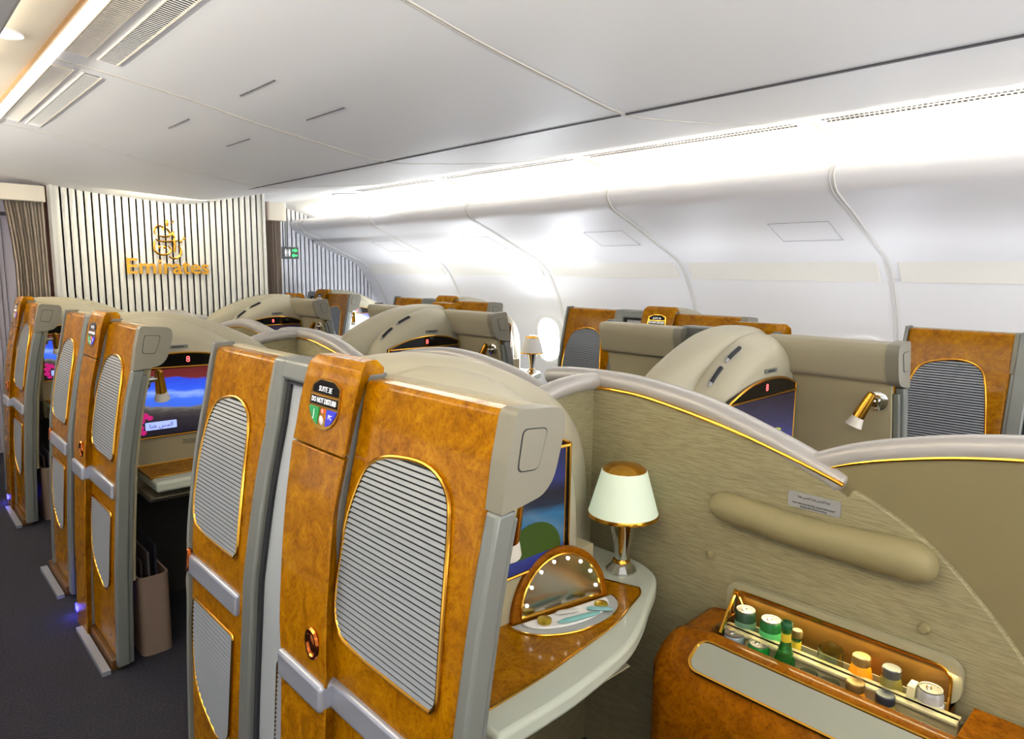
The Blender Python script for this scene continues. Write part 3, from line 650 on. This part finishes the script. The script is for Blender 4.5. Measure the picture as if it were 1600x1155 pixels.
def lamp_reading(xf, label, group='reading lamps'):
    y = .865; X = .80
    t = thing('reading_lamp', (3.42 - X if xf else X, y, 1.15), label, 'reading lamp', group)
    b0 = pf(1.15) + .075
    mb = MB(); mb.loft([[(b0 + d, y + r_ * math.cos(a), 1.15 + r_ * math.sin(a)) for a in [2 * PI * i / 20 for i in range(20)]] for d, r_ in ((-.004, .036), (.006, .036), (.010, .030), (.012, .014), (.03, .012))]); obj('wall_plate', mb, CHROME, t, xf)
    mb = MB(); mb.tube([(b0 + .02, y, 1.15), (b0 + .035, y + .004, 1.15), (b0 + .052, y + .012, 1.15)], .007, 8); obj('arm', mb, CHROME, t, xf)
    A = Vector((b0 + .050, y + .004, 1.180)); B = Vector((b0 + .066, y + .040, 1.092)); C_ = Vector((b0 + .072, y + .052, 1.058))
    mb = MB(); mb.tube([A - (B - A) * .04, A, A.lerp(B, .3), A.lerp(B, .6), B], [.009, .015, .018, .020, .022], 16); obj('lamp_head', mb, GOLD, t, xf)
    mb = MB(); mb.tube([B, C_], [.021, .030], 16); obj('lamp_shade', mb, mat('frosted collar', (214, 208, 196), .4), t, xf)
    return t
# rows
ROW = ['nearest row', 'second row', 'front row']
E0 = wing('suite_side_panel', .82, 1.248, None, 'burl wood side panel with louvres, largest and nearest, right of the suite 3E column')
F0 = wing('suite_side_panel', .82, 1.248, F, 'beige padded inner side panel behind the largest brass reading lamp at right', louv=False)
EF = wing('suite_rear_panel', 1.685, 2.09, None, 'burl wood door-side panel with louvres left of the suite 3E column', 'side panel', 'suite rear panels')
FF = wing('suite_rear_panel', 1.685, 2.09, F, 'beige bolstered rear panel across the centre, left of the nearest far-side arched console', 'side panel', 'suite rear panels', louv=False)
EC = console(None, 'beige arched console of suite 3E with screen, desk and badge column', 'SUITE 3E', SCR_BLUE)
FC = console(F, 'beige arched console with dark screen and two grilles, nearest across the divider', None, SCR_DIM)
ED = door(None, 'pale grey sliding door edge beside the suite 3E column'); EP = pocket(None, 'grey door frame around the sliding door left of the suite 3E column')
FD = door(F, 'pale grey sliding door in the nearest far-side centre suite'); FP = pocket(F, 'grey door frame in the nearest far-side centre suite')
EL = lamp_reading(None, 'brass reading lamp inside suite 3E, in front of its screen'); FL = lamp_reading(F, 'brass reading lamp with chrome plate on the padded panel at right')
P = 2.1
def setnum(root, num):
    y0, z0 = 1.345, 1.308
    for c in kids(root):
        if c.name.startswith('badge'):
            for g in kids(c):
                if g.name.startswith('suite_number'):
                    b = BASE[EC]; me = bpy.data.meshes.new('suite_number'); mb = textmb(num, .016, .0002, .95)
                    me.from_pydata([(pf(z0 + p[1] + .026) - .0305 - .0046 - p[2] - b[0], y0 - p[0] - b[1], z0 + p[1] + .026 - b[2]) for p in mb.v], [], mb.f); me.materials.append(LETW); g.data = me
def setscreen(root, m_):
    for c in kids(root):
        if c.name.startswith('screen_surround'):
            for g in kids(c):
                if g.name.startswith('display'): g.data = g.data.copy(); g.data.materials[0] = m_
            return c
for k in (1, 2):
    d = (0, P * k, 0); rw = ['', 'second', 'front'][k]
    dup(E0, d, 'burl wood side panel with louvres right of the suite %dE column' % (3 - k))
    dup(F0, d, 'beige padded side panel with end cap beyond the divider, %s row' % rw)
    c = dup(EC, d, 'beige arched console of suite %dE with bright screen and badge column, %s row at left' % (3 - k, rw)); setnum(c, 'SUITE %dE' % (3 - k))
    sc = setscreen(c, SCR_CITY)
    # picture elements lying on the display
    mb = MB(); dy = P * k
    for (x, z, r_) in ((.825, .925, .020), (.845, .945, .018), (.822, .895, .018), (.835, .872, .014), (.866, .935, .013), (.824, .955, .014)): mb.ball((x, 1.156 + dy, z), r_, 8, sc=(1, .03, .8))
    obj('orchid_picture', mb, PINK, sc)
    mb = MB(); mb.prismY(rrect(.845, .975, .880, .915, .004), 1.1545 + dy, 1.157 + dy); bt = obj('screen_button', mb, BTN, sc)
    mb = MB(); mb.add(textmb('\ufe8e\ufee8\ufeeb \ufeb2\ufee4\ufedf\ufe8d', .026, .0003), lambda p: (.91 + p[0], 1.154 + dy - p[2], .897 + p[1])); obj('button_text', mb, INK, sc, smooth=0)
    dup(FC, d, 'beige arched console with black band and grilles, far side of the centre, %s row' % rw)
    dup(ED, d, 'pale grey sliding door beside the suite %dE column, %s row' % (3 - k, rw)); dup(FD, d, 'pale grey sliding door on the far side of the centre block, %s row' % rw)
    dup(EL, d, 'brass reading lamp in front of the bright screen of suite %dE' % (3 - k)); dup(FL, d, 'brass reading lamp on the padded panel of the %s row across the centre' % rw)
    dup(EP, d, 'grey door frame left of the suite %dE column, %s row' % (3 - k, rw)); dup(FP, d, 'grey door frame on the far side of the centre block, %s row' % rw)
    if k == 1: dup(EF, d, 'burl wood door-side panel with louvres left of the suite 2E column'); dup(FF, d, 'beige bolstered rear panel across the centre, second row')
KX, KY = 2.726, 1.043
for k in (-1, 0, 1, 2):
    d = (KX, KY + P * k, 0); rw = {-1: 'right-edge', 0: 'nearest', 1: 'second', 2: 'front'}[k]
    if k < 2: dup(EF, d, {-1: 'large burl wood panel with grey louvre at the right edge, window side', 0: 'burl wood panel with grey louvre beside the window-side lamp, window side', 1: 'burl wood panel far off by the sidewall, second window suite'}[k])
    if k == -1:
        dup(EP, d, 'grey door frame at the right edge, window side'); continue
    dup(E0, d, 'burl wood side panel with silver end cap, window side, %s suite' % rw)
    c = dup(EC, d, 'window-side arched console behind wood panels, %s suite with %d K badge' % (rw, 3 - k)); setnum(c, 'SUITE %dK' % (3 - k)); setscreen(c, SCR_WHITE)
    dup(ED, d, 'pale grey sliding door of the %s window suite' % rw); dup(EP, d, 'grey door frame of the %s window suite' % rw)
    dup(EL, d, 'brass reading lamp inside the %s window suite' % rw)
# picture on the near display
sc = [c for c in kids(EC) if c.name.startswith('screen_surround')][0]
mb = MB(); mb.prismY([(1.17 + .10 * math.cos(a), .885 + .085 * math.sin(a)) for a in [PI * i / 16 for i in range(17)]], 1.1545, 1.157); obj('hill_picture', mb, PICG, sc)

# ------------------------------------------------------------------ centre divider
def rail_path(pts, r, x, mb, sx=1.0, blunt=False):
    P_ = catmull([(x, y, z) for y, z in pts], 6); rings = []
    for i, p in enumerate(P_):
        a = P_[max(i - 1, 0)]; b = P_[min(i + 1, len(P_) - 1)]; ty, tz = b[1] - a[1], b[2] - a[2]; L = math.hypot(ty, tz); ny, nz = -tz / L, ty / L
        if nz < 0: ny, nz = -ny, -nz
        e = min(1, (i + .9) / 1.2 if blunt else (i + .5) / 2.5, (len(P_) - i - .5) / 2.5); e = math.sqrt(max(.05, e)) if e < 1 else 1
        ring = []
        for k in range(16):
            an = 2 * PI * k / 16; cx_ = math.copysign(abs(math.cos(an)) ** .7, math.cos(an)) * r * sx * e; cn = math.copysign(abs(math.sin(an)) ** .8, math.sin(an)) * .028 * e
            ring.append((p[0] + cx_, p[1] + ny * (cn - .028), p[2] + nz * (cn - .028)))
        rings.append(ring)
    mb.loft(rings); return P_
S1 = [(1.625, 1.268), (1.56, 1.277), (1.423, 1.283), (1.235, 1.279), (1.012, 1.248), (.819, 1.193), (.70, 1.152), (.635, 1.127), (.60, 1.108)]
S2 = [(.78, 1.115), (.70, 1.150), (.645, 1.176), (.592, 1.197), (.511, 1.222), (.387, 1.252), (.25, 1.274), (.112, 1.286), (-.02, 1.282), (-.128, 1.270), (-.307, 1.238), (-.44, 1.192), (-.53, 1.14)]
def divider(dy, lab):
    t = thing('centre_divider', (1.70, 1.0 + dy, 0), lab[0], 'divider', 'centre dividers')
    mb = MB(); rail_path([(y + dy, z) for y, z in S1], .040, 1.715, mb, blunt=True); obj('rail', mb, RAIL, t, smooth=60)
    low = [(y, z - .045) for y, z in S1 if y < 1.5]
    front = cat2([(.589, 1.085), (.487, 1.04), (.377, .965), (.224, .80), (.12, .62), (.05, .4), (.03, 0)], 4)
    poly = [(1.60, 1.235)] + [(y, z) for y, z in cat2(low, 4)] + front + [(1.60, 0)]
    mb = MB(); mb.prismX([(y + dy, z) for y, z in poly], 1.680, 1.735); obj('fabric_panel', mb, FABRIC, t, smooth=25, bevel=.003)
    mb = MB(); mb.tube(catmull([(1.677, y + dy, z) for y, z in [(1.404, 1.230), (1.30, 1.232), (1.171, 1.223), (.937, 1.183), (.754, 1.137), (.655, 1.108), (.61, 1.093)]], 5), .0055, 8); obj('gold_trim', mb, GOLD, t)
    s = thing('divider_screen', (1.72, .1 + dy, 0), lab[1], 'divider', 'centre divider screens')
    mb = MB(); rail_path([(y + dy, z) for y, z in S2], .036, 1.722, mb); obj('rail', mb, RAIL, s, smooth=60)
    top = cat2([(y, z - .045) for y, z in S2], 4)
    mb = MB(); mb.prismX([(y + dy, z) for y, z in top] + [(-.53 + dy, 0), (.78 + dy, 0)], 1.695, 1.745); obj('smooth_panel', mb, OLIVED, s, smooth=25)
    mb = MB(); mb.tube(catmull([(1.693, y + dy, z - .048) for y, z in S2[1:-1]], 5), .005, 8); obj('gold_trim', mb, GOLD, s)
    return t, s
D0, _ = divider(0, ('long fabric divider with curved pearl rail and armrest, behind the lamp', 'arched pearl-railed divider screen rising at the right edge'))
divider(P, ('fabric divider with arched pearl rail, second row behind the suite 3E console', 'curved grey divider rail behind the suite 3E arched console'))
divider(2 * P, ('fabric divider with arched pearl rail in the front row', 'curved grey divider rail in front of the front row consoles'))
def cross(dy, xf, lab):
    t = thing('cross_partition', ((1.5 if not xf else 1.92), 1.44 + dy, 0), lab, 'partition', 'cross partitions')
    pts = catmull([(1.34, 1.42 + dy, 1.19), (1.41, 1.415 + dy, 1.235), (1.505, 1.41 + dy, 1.265), (1.60, 1.405 + dy, 1.277), (1.69, 1.405 + dy, 1.278)], 6)
    mb = MB(); mb.loft([[(p[0], p[1] + .034 * math.copysign(abs(math.cos(a)) ** .7, math.cos(a)), p[2] - .027 + .027 * math.sin(a)) for a in [2 * PI * k / 14 for k in range(14)]] for p in pts]); obj('rail', mb, RAIL, t, xf, smooth=60)
    poly = [(x, z - .04) for x, y, z in pts]; mb = MB(); mb.prismY(poly + [(1.69, 0), (1.34, 0)], 1.398 + dy, 1.45 + dy); obj('fabric_panel', mb, FABRIC, t, xf)
    mb = MB(); mb.tube([(x, 1.395 + dy, z - .046) for x, y, z in pts], .0055, 8); obj('gold_trim', mb, GOLD, t, xf)
    return t
for k in (0, 1, 2):
    cross(P * k, None, 'short fabric partition with pearl rail meeting the divider behind the %s desk' % ['nearest', 'second row', 'front row'][k])
    cross(P * k, lambda p: (3.42 - p[0], p[1], p[2] - .03 if p[2] > .3 else p[2]), 'short pearl-railed partition on the far side of the divider, %s' % ROW[k])
# fittings on the near divider
mb = MB()
ap = [(.948, .966), (.940, .966), (.905, .966), (.80, .960), (.68, .955), (.56, .957), (.50, .960), (.44, .960), (.405, .958), (.392, .958)]
ar = [.008, .026, .040, .041, .041, .043, .046, .047, .034, .008]
P_ = catmull([(1.662, y, z) for y, z in ap], 5); rr = []
for i in range(len(P_)):
    f = i / 5; j = min(int(f), len(ar) - 2); rr.append(ar[j] + (ar[j + 1] - ar[j]) * (f - j))
mb.tube(P_, rr, 16); obj('arm_bolster', mb, OLIVE, D0, smooth=60)
mb = MB(); mb.prismX(rrect(.612, .742, 1.010, 1.050, .005), 1.676, 1.682); pl = obj('placard', mb, PLATE, D0)
mb = MB(); ysf = lambda p, z: (1.6755 - p[2], .677 - p[0], z + p[1])
mb.add(textmb('Arm rest must be fully stowed and closed\nduring take off and landing', .0072, .0002, .86), lambda p: ysf(p, 1.019)); mb.add(textmb('\ufe8e\ufee8\ufeeb \ufeb2\ufee4\ufedf\ufe8d \ufe8e\ufee8\ufeeb \ufeb2\ufee4\ufedf\ufe8d \ufe8e\ufee8\ufeeb', .0085, .0002), lambda p: ysf(p, 1.040)); obj('placard_text', mb, INK, pl, smooth=0)
for y in (.952, .411):
    mb = MB(); mb.loft([[(1.68 - d, y + r_ * math.cos(a), .808 + r_ * math.sin(a)) for a in [2 * PI * i / 18 for i in range(18)]] for d, r_ in ((0, .011), (.008, .012), (.014, .009), (.015, .004))]); obj('button', mb, OLIVE, D0)

# ------------------------------------------------------------------ table lamps
def table_lamp(x, y, z, label, shade=None):
    t = thing('table_lamp', (x, y, z), label, 'lamp', 'table lamps')
    mb = MB(); mb.lathe([(.046, 0), (.046, .006), (.040, .012), (.026, .026), (.024, .028)], (x, y, z), 12); obj('base', mb, CHROME, t, smooth=20)
    mb = MB(); mb.lathe([(.024, .027), (.027, .031), (.024, .036)], (x, y, z)); obj('ring', mb, GOLD, t)
    mb = MB(); mb.lathe([(.020, .036), (.022, .06), (.030, .10), (.040, .145), (.050, .185), (.050, .19), (.0, .188)], (x, y, z), 24); obj('stem', mb, CHROME, t)
    mb = MB(); mb.lathe([(.103, .178), (.066, .308), (.063, .308), (.100, .178)], (x, y, z), 40); s_ = obj('lamp_shade', mb, shade or SHADE, t)
    mb = MB(); mb.lathe([(.104, .172), (.105, .178), (.1025, .183), (.098, .178)], (x, y, z), 40); obj('lower_rim', mb, GOLD, s_)
    mb = MB(); mb.lathe([(.064, .306), (.064, .311), (.05, .322), (.02, .330), (.001, .331)], (x, y, z), 32); obj('cap', mb, GOLD, s_)
    mb = MB(); mb.ball((x, y, z + .235), .02, 10); obj('bulb', mb, BULB, s_)
    return t
table_lamp(1.567, 1.18, .718, 'lit lamp with pale conical shade and chrome stem on the near desk')
point('table_lamp_bulb', (1.567, 1.18, .90), .9, (.95, 1, .8), .05)
TL = table_lamp(4.26, 4.27, .718, 'small pale lamp on the window-side desk beside the bright window', mat('unlit shade', (226, 222, 214), .6))
# vanity box -------------------------------------------------------
A = Vector((1.10, 1.160, .722)); B = Vector((1.405, 1.106, .722)); ux = (B - A).normalized(); Wd = (B - A).length; cen = (A + B) / 2
nrm = Vector((ux.y, -ux.x, 0)).normalized()     # towards the seat
if nrm.y > 0: nrm = -nrm
lean = (Vector((0, 0, 1)) - nrm * .10).normalized(); fn = ux.cross(lean).normalized()
if fn.dot(nrm) < 0: fn = -fn
def vp(a, h, d): return tuple(cen + ux * a + lean * h + fn * d)
va = thing('vanity_mirror', tuple(cen), 'half-round lighted vanity mirror in burl frame standing open on the near desk', 'mirror')
def half(ra, rb, n=28, h0=0): return [(ra * math.cos(PI * i / n), h0 + rb * math.sin(PI * i / n)) for i in range(n + 1)]
mb = MB(); o_ = half(.156, .165); mb.loft([[vp(a, h, -.014) for a, h in o_], [vp(a, h, .008) for a, h in o_]]); obj('lid', mb, DWOOD, va, bevel=.005)
i_ = half(.128, .132, h0=.014); mb = MB(); mb.loft([[vp(a, h, .007) for a, h in i_], [vp(a, h, .0095) for a, h in i_]]); obj('mirror_glass', mb, MIRROR, va)
mb = MB(); mb.tube([vp(a, h, .010) for a, h in half(.131, .136, h0=.012)], .004, 8, closed=True); obj('gold_rim', mb, GOLD, va)
for i in range(8):
    a = PI * (.06 + .88 * i / 7); mb = MB(); mb.ball(vp((.114) * math.cos(a), .018 + .117 * math.sin(a), .0105), .0042, 8); obj('bulb', mb, BULB, va)
tray = [tuple(cen + ux * a - fn * 0 + nrm * b) for a, b in [(.165 * math.cos(PI * i / 28), .012 + .105 * math.sin(PI * i / 28)) for i in range(29)]]
mb = MB(); mb.prismZ([(p[0], p[1]) for p in tray], .716, .7235); tr = obj('tray_recess', mb, mat('tray grey', (176, 178, 176), .35), va)
mb = MB(); mb.tube([(p[0], p[1], .7235) for p in tray], .0022, 6); obj('tray_rim', mb, GOLD, va)
def tp(a, b): p = cen + ux * a + nrm * b; return p.x, p.y
mb = MB(); mb.prismZ([tp(.135 * math.cos(PI * i / 20) + .0, .02 + .068 * math.sin(PI * i / 20)) for i in range(21)], .7238, .729); o = obj('amenity_card', mb, WHITE, bevel=.002); tag(o, 'white half-round amenity insert lying in the vanity tray', 'card')
for a, b, lb in ((-.085, .045, 'round gold jar at the left of the vanity tray'), (.09, .055, 'round gold jar at the right of the vanity tray')):
    x, y = tp(a, b); mb = MB(); mb.lathe([(.017, 0), (.018, .003), (.018, .009), (.013, .011), (.001, .0115)], (x, y, .729), 24); o = obj('cream_jar', mb, mat('brass lid', (176, 150, 40), .3, .7)); tag(o, lb, 'jar', 'cream jars')
for a0, b0, a1, b1, c_, lb in ((-.06, .07, .06, .085, (120, 180, 176), 'teal sachet lying along the front of the vanity tray'), (.045, .05, .10, .09, (130, 180, 182), 'pale teal bottle lying at the right of the vanity tray'), (-.04, .03, .02, .045, (206, 204, 196), 'small grey printed packet in the vanity tray')):
    x0, y0 = tp(a0, b0); x1, y1 = tp(a1, b1); mb = MB(); mb.tube([(x0, y0, .734), (x0 + (x1 - x0) * .2, y0 + (y1 - y0) * .2, .735), (x0 + (x1 - x0) * .8, y0 + (y1 - y0) * .8, .735), (x1, y1, .734)], [.004, .009, .009, .004], 10)
    mb.v = [(p[0], p[1], .7295 + max(0, (p[2] - .726)) * .5) for p in mb.v]
    o = obj('toiletry_sachet', mb, mat('sachet', c_, .35)); tag(o, lb, 'sachet')

# ------------------------------------------------------------------ minibar
mbar = thing('minibar_cabinet', (1.50, .45, 0), 'burl wood minibar side cabinet with open lit drinks compartment below the divider', 'minibar')
sec = cat2([(1.535, .668), (1.505, .673), (1.462, .664), (1.415, .634), (1.378, .588), (1.360, .52), (1.355, .41)], 4)
def secs_at(y, k): return [(x, y, z * (1 if True else k)) for x, z in sec] + [(1.355, y, 0), (1.535, y, 0)]
mb = MB(); mb.loft([secs_at(-.35, 1), secs_at(.855, 1)]); obj('body', mb, DWOOD, mbar, smooth=50)
mb = MB(); full_ = [(1.668, .672)] + sec + [(1.355, 0), (1.668, 0)]
def endr(y, ins): return [(max(x, 1.355 + ins), y, z - ins * .35 if z > .3 else z) for x, z in full_]
mb.loft([endr(.855, 0), endr(.89, .004), endr(.92, .018), endr(.94, .045), endr(.95, .09)]); obj('rounded_end', mb, DWOOD, mbar, smooth=60)
mb = MB(); mb.box(1.535, 1.668, .30, .855, .50, .53); mb.box(1.535, 1.668, -.35, .30, 0, .672); obj('compartment_floor', mb, DWOOD, mbar)
mb = MB(); mb.box(1.535, 1.539, .30, .855, .53, .666); mb.box(1.535, 1.665, .851, .856, .53, .68); mb.box(1.662, 1.668, .335, .856, .53, .74); obj('compartment_lining', mb, mat('bronze lining', (120, 84, 34), .35, .5), mbar, smooth=0)
out = rrect(.325, .885, .66, .765, .035); inn = rrect(.345, .865, .62, .745, .03)
mb = MB(); mb.loft([[(1.676, y, z) for y, z in out], [(1.658, y, z) for y, z in out], [(1.658, y, z) for y, z in inn], [(1.676, y, z) for y, z in inn]], caps=False); obj('lid_rim', mb, mat('olive rim', (158, 154, 126), .45), mbar)
mb = MB(); mb.tube([(1.655, y, z) for y, z in inn], .004, 6, closed=True); obj('gold_rim', mb, GOLD, mbar)
mb = MB(); mb.box(1.588, 1.600, .31, .85, .535, .672); mb.box(1.575, 1.612, .31, .85, .664, .672); obj('tray_divider', mb, mat('tray cream', (206, 196, 150), .35, .2), mbar, bevel=.002)
mb = MB(); mb.tube([(1.540, .835, .670), (1.655, .858, .745)], .005, 6); mb.tube([(1.655, .858, .745), (1.64, .82, .70)], .003, 6); obj('hinge_strut', mb, GOLD, mbar)
pan = [(y, a) for y, a in rrect(.15, .845, .012, .105, .03)]
def slope(y, a, d=0):      # a runs down the sloping face
    P0 = (1.484, .673); P1 = (1.398, .620); L = .109; f = a / L; return (P0[0] + (P1[0] - P0[0]) * f - d * .53, y, P0[1] + (P1[1] - P0[1]) * f + d * .85 + .004 * math.sin(PI * f) * 1.5)
mb = MB(); mb.loft([[slope(y, a, -.01) for y, a in pan], [slope(y, a, .010) for y, a in pan]]); ap_ = obj('control_flap', mb, mat('olive grey flap', (150, 152, 138), .4), mbar)
mb = MB(); mb.tube([slope(y, a, .009) for y, a in pan], .0045, 6, closed=True); obj('flap_rim', mb, GOLD, ap_)
def can(x, y, zt, c1, label, h=.105, r=.0265):
    t = thing('drink_can', (x, y, zt - h), label, 'drink can', 'drink cans in the minibar')
    z = zt - h; mb = MB(); mb.lathe([(r * .8, 0), (r, .006), (r, h - .012), (r * .88, h - .004)], (x, y, z), 24); obj('body', mb, mat('can', c1, .25, .4), t)
    mb = MB(); mb.lathe([(r * .88, h - .004), (r * .90, h), (r * .82, h - .001), (r * .80, h - .003), (.001, h - .0028)], (x, y, z), 24); lid = obj('lid', mb, ALU, t)
    mb = MB(); mb.tube([(x + .008 * math.cos(a), y + .005 * math.sin(a) + .004, zt - .002) for a in [2 * PI * i / 10 for i in range(10)]], .0015, 5, closed=True); obj('ring_pull', mb, CHROME, lid)
    if c1[1] > c1[0] + 40 or True:
        mb = MB(); mb.lathe([(r + .0003, .035), (r + .0008, .036), (r + .0008, .075), (r + .0003, .076)], (x, y, z), 24); obj('label_band', mb, mat('can band', tuple(min(255, int(v * 1.3) + 30) for v in c1), .3), t)
can(1.628, .812, .715, (50, 80, 60), 'dark can with silver lid, at the back left of the minibar')
can(1.628, .742, .715, (40, 120, 60), 'dark green can with silver lid, second in the back row')
can(1.568, .810, .672, (170, 186, 196), 'pale blue silver can at the front left of the minibar')
can(1.568, .742, .672, (30, 160, 60), 'bright green can with white band in the front row')
can(1.628, .375, .700, (190, 190, 190), 'silver can at the right end of the minibar')
def bottle(x, y, zt, label, cap, lab=True):
    t = thing('water_bottle', (x, y, zt - .185), label, 'bottle', 'green bottles in the minibar'); z = zt - .185
    mb = MB(); mb.lathe([(.024, 0), (.026, .006), (.026, .06), (.024, .085), (.016, .115), (.011, .135), (.0105, .165), (.012, .168), (.012, .178)], (x, y, z), 20); obj('glass', mb, GGLASS, t)
    mb = MB(); mb.lathe([(.0125, .166), (.0135, .168), (.0135, .182), (.011, .185), (.001, .185)], (x, y, z), 16); obj('cap', mb, mat('cap', cap, .4, .3), t)
    mb = MB(); mb.lathe([(.0115, .135), (.0118, .136), (.0112, .155), (.011, .156)], (x, y, z), 16); obj('neck_label', mb, mat('neck label', (200, 176, 40), .4), t)
    if lab:
        mb = MB(); mb.lathe([(.0262, .018), (.0266, .019), (.0266, .06), (.0262, .061)], (x, y, z), 20); l_ = obj('label', mb, mat('bottle label', (40, 140, 70), .4), t)
        mb = MB()
        def wrap(p): a = PI * 1.2 - p[0] / .0266; return (x + .0272 * math.cos(a), y + .0272 * math.sin(a), z + .04 + p[1])
        mb.add(textmb('perrier', .017, .0001), wrap); obj('label_text', mb, WHITE, l_, smooth=0)
bottle(1.562, .672, .760, 'green glass water bottle with round label, front middle of the minibar', (30, 90, 50))
bottle(1.625, .672, .715, 'dark green bottle in the back row of the minibar', (110, 90, 40), False)
def glass(x, y, zt, r, h, label):
    mb = MB(); mb.lathe([(r * .5, 0), (r * .55, .004), (r, h * .6), (r * .95, h), (r * .9, h), (r * .95, h * .6), (r * .5, .008)], (x, y, zt - h), 24); o = obj('drinking_glass', mb, GLASS); tag(o, label, 'glass', 'glasses in the minibar')
glass(1.560, .612, .655, .022, .10, 'small clear glass left of the juice bottle, front row of the minibar'); glass(1.560, .562, .655, .022, .10, 'small clear glass beside the juice bottle, front row of the minibar'); glass(1.628, .590, .700, .030, .12, 'large round clear glass in the back row of the minibar')
def juice(x, y, zt, label, cap=(150, 120, 70), body=None):
    t = thing('juice_bottle', (x, y, zt - .12), label, 'bottle', 'juice bottles in the minibar'); z = zt - .12
    mb = MB(); mb.lathe([(.024, 0), (.027, .005), (.027, .07), (.022, .092), (.018, .10)], (x, y, z), 20); obj('body', mb, body or JUICE, t)
    mb = MB(); mb.lathe([(.0185, .098), (.020, .10), (.020, .118), (.018, .12), (.001, .119)], (x, y, z), 20); obj('cap', mb, mat('jar cap', cap, .35, .5), t)
juice(1.628, .520, .712, 'orange juice bottle in the back row of the minibar'); juice(1.565, .508, .680, 'yellow orange juice bottle in the front row of the minibar')
juice(1.565, .445, .680, 'squat jar with a dark grey lid in the front row of the minibar', (70, 74, 84), mat('amber jar', (150, 130, 50), .2)); juice(1.628, .455, .712, 'stacked jar with grey lid in the back row of the minibar', (90, 92, 96), mat('amber jar', (120, 110, 50), .2))
mb = MB(); mb.box(1.60, 1.632, .400, .414, .60, .70); o = obj('folded_card', mb, mat('card cream', (214, 206, 160), .6)); tag(o, 'small cream card standing by the right end of the minibar', 'card')
area('minibar_lamp', (1.652, .585, .738), (-.6, 0, -1), .012, .50, .55, (1, .88, .45))

# ------------------------------------------------------------------ seats and small furniture inside the suites
def seat(dy, xo, label):
    t = thing('lounge_armchair', (1.2 + xo, .05 + dy, 0), label, 'seat', 'suite seats')
    mb = MB(); mb.prismX(rpoly([(-.30 + dy, .44), (.30 + dy, .46), (.34 + dy, .40), (.32 + dy, .28), (-.30 + dy, .28)], .04), .92 + xo, 1.38 + xo); obj('seat_cushion', mb, LEATHER, t, bevel=.02, bseg=3)
    mb = MB(); mb.prismX(rpoly([(-.28 + dy, .42), (-.34 + dy, 1.12), (-.44 + dy, 1.12), (-.42 + dy, .30)], .05), .94 + xo, 1.36 + xo); obj('backrest', mb, LEATHER, t, bevel=.02, bseg=3)
    mb = MB(); mb.prismX(rpoly([(-.30 + dy, .40), (-.30 + dy, .50), (.46 + dy, .50), (.50 + dy, .46), (.50 + dy, .04), (-.30 + dy, .04)], .04), .775 + xo, .885 + xo); obj('armrest', mb, LEATHER, t, bevel=.012)
    mb = MB(); mb.box(.94 + xo, 1.36 + xo, -.3 + dy, .25 + dy, 0, .28); obj('seat_base', mb, DARK, t)
for dy, lb in ((0, 'taupe leather seat of the nearest centre suite, below the frame'), (P, 'taupe leather seat seen through the doorway of suite 2E'), (2 * P, 'taupe leather seat in front of the suite 1E screen')): seat(dy, 0, lb)
for k in (1, 2):
    dy = P * (k - 0)
    t = thing('literature_bin', (.76, .98 + dy, 0), 'beige open literature bin just inside the doorway, suite %dE' % (3 - k), 'bin', 'literature bins')
    o_ = rrect(.70, .82, .84 + dy, 1.12 + dy, .03); i2 = rrect(.708, .812, .848 + dy, 1.112 + dy, .025)
    mb = MB(); mb.loft([[(x, y, 0) for x, y in o_], [(x, y, .34) for x, y in o_], [(x, y, .34) for x, y in i2], [(x, y, .05) for x, y in i2]]); obj('bin_body', mb, mat('brown beige leather', (132, 112, 98), .55), t)
    for j in range(3):
        mb = MB(); mb.box(.72 + j * .028, .728 + j * .028, .88 + dy, 1.08 + dy, .055, .40 + .03 * j); o = obj('magazine', mb, mat('magazine', [(60, 50, 46), (90, 84, 80), (40, 40, 50)][j], .4)); tag(o, ['brown', 'grey', 'dark blue'][j] + ' magazine standing in the literature bin of suite %dE' % (3 - k), 'magazine', 'magazines')
# small plant on the far desk tip seen over the divider
t = thing('flower_vase', (1.95, .93, .72), 'green orchid sprig just showing over the divider rail at right', 'flower')
mb = MB(); mb.lathe([(.015, 0), (.018, .1), (.012, .22), (.014, .24)], (1.95, .93, .72), 16); obj('vase', mb, CHROME, t)
mb = MB(); mb.tube([(1.95, .93, .95), (1.955, .93, 1.05), (1.96, .925, 1.125)], .003, 6); obj('stem', mb, mat('stem', (90, 120, 40), .5), t)
mb = MB()
for i in range(7): a = i * .9; mb.ball((1.96 + .014 * math.cos(a), .925 + .014 * math.sin(a), 1.125 + .006 * (i % 3)), .009, 8, sc=(1, 1, .6))
obj('blossom', mb, mat('blossom', (170, 180, 80), .5), t)
for dy in (P, 2 * P): point('floor_led', (.57, 1.43 + dy, .035), .22, (.1, .1, 1), .02)
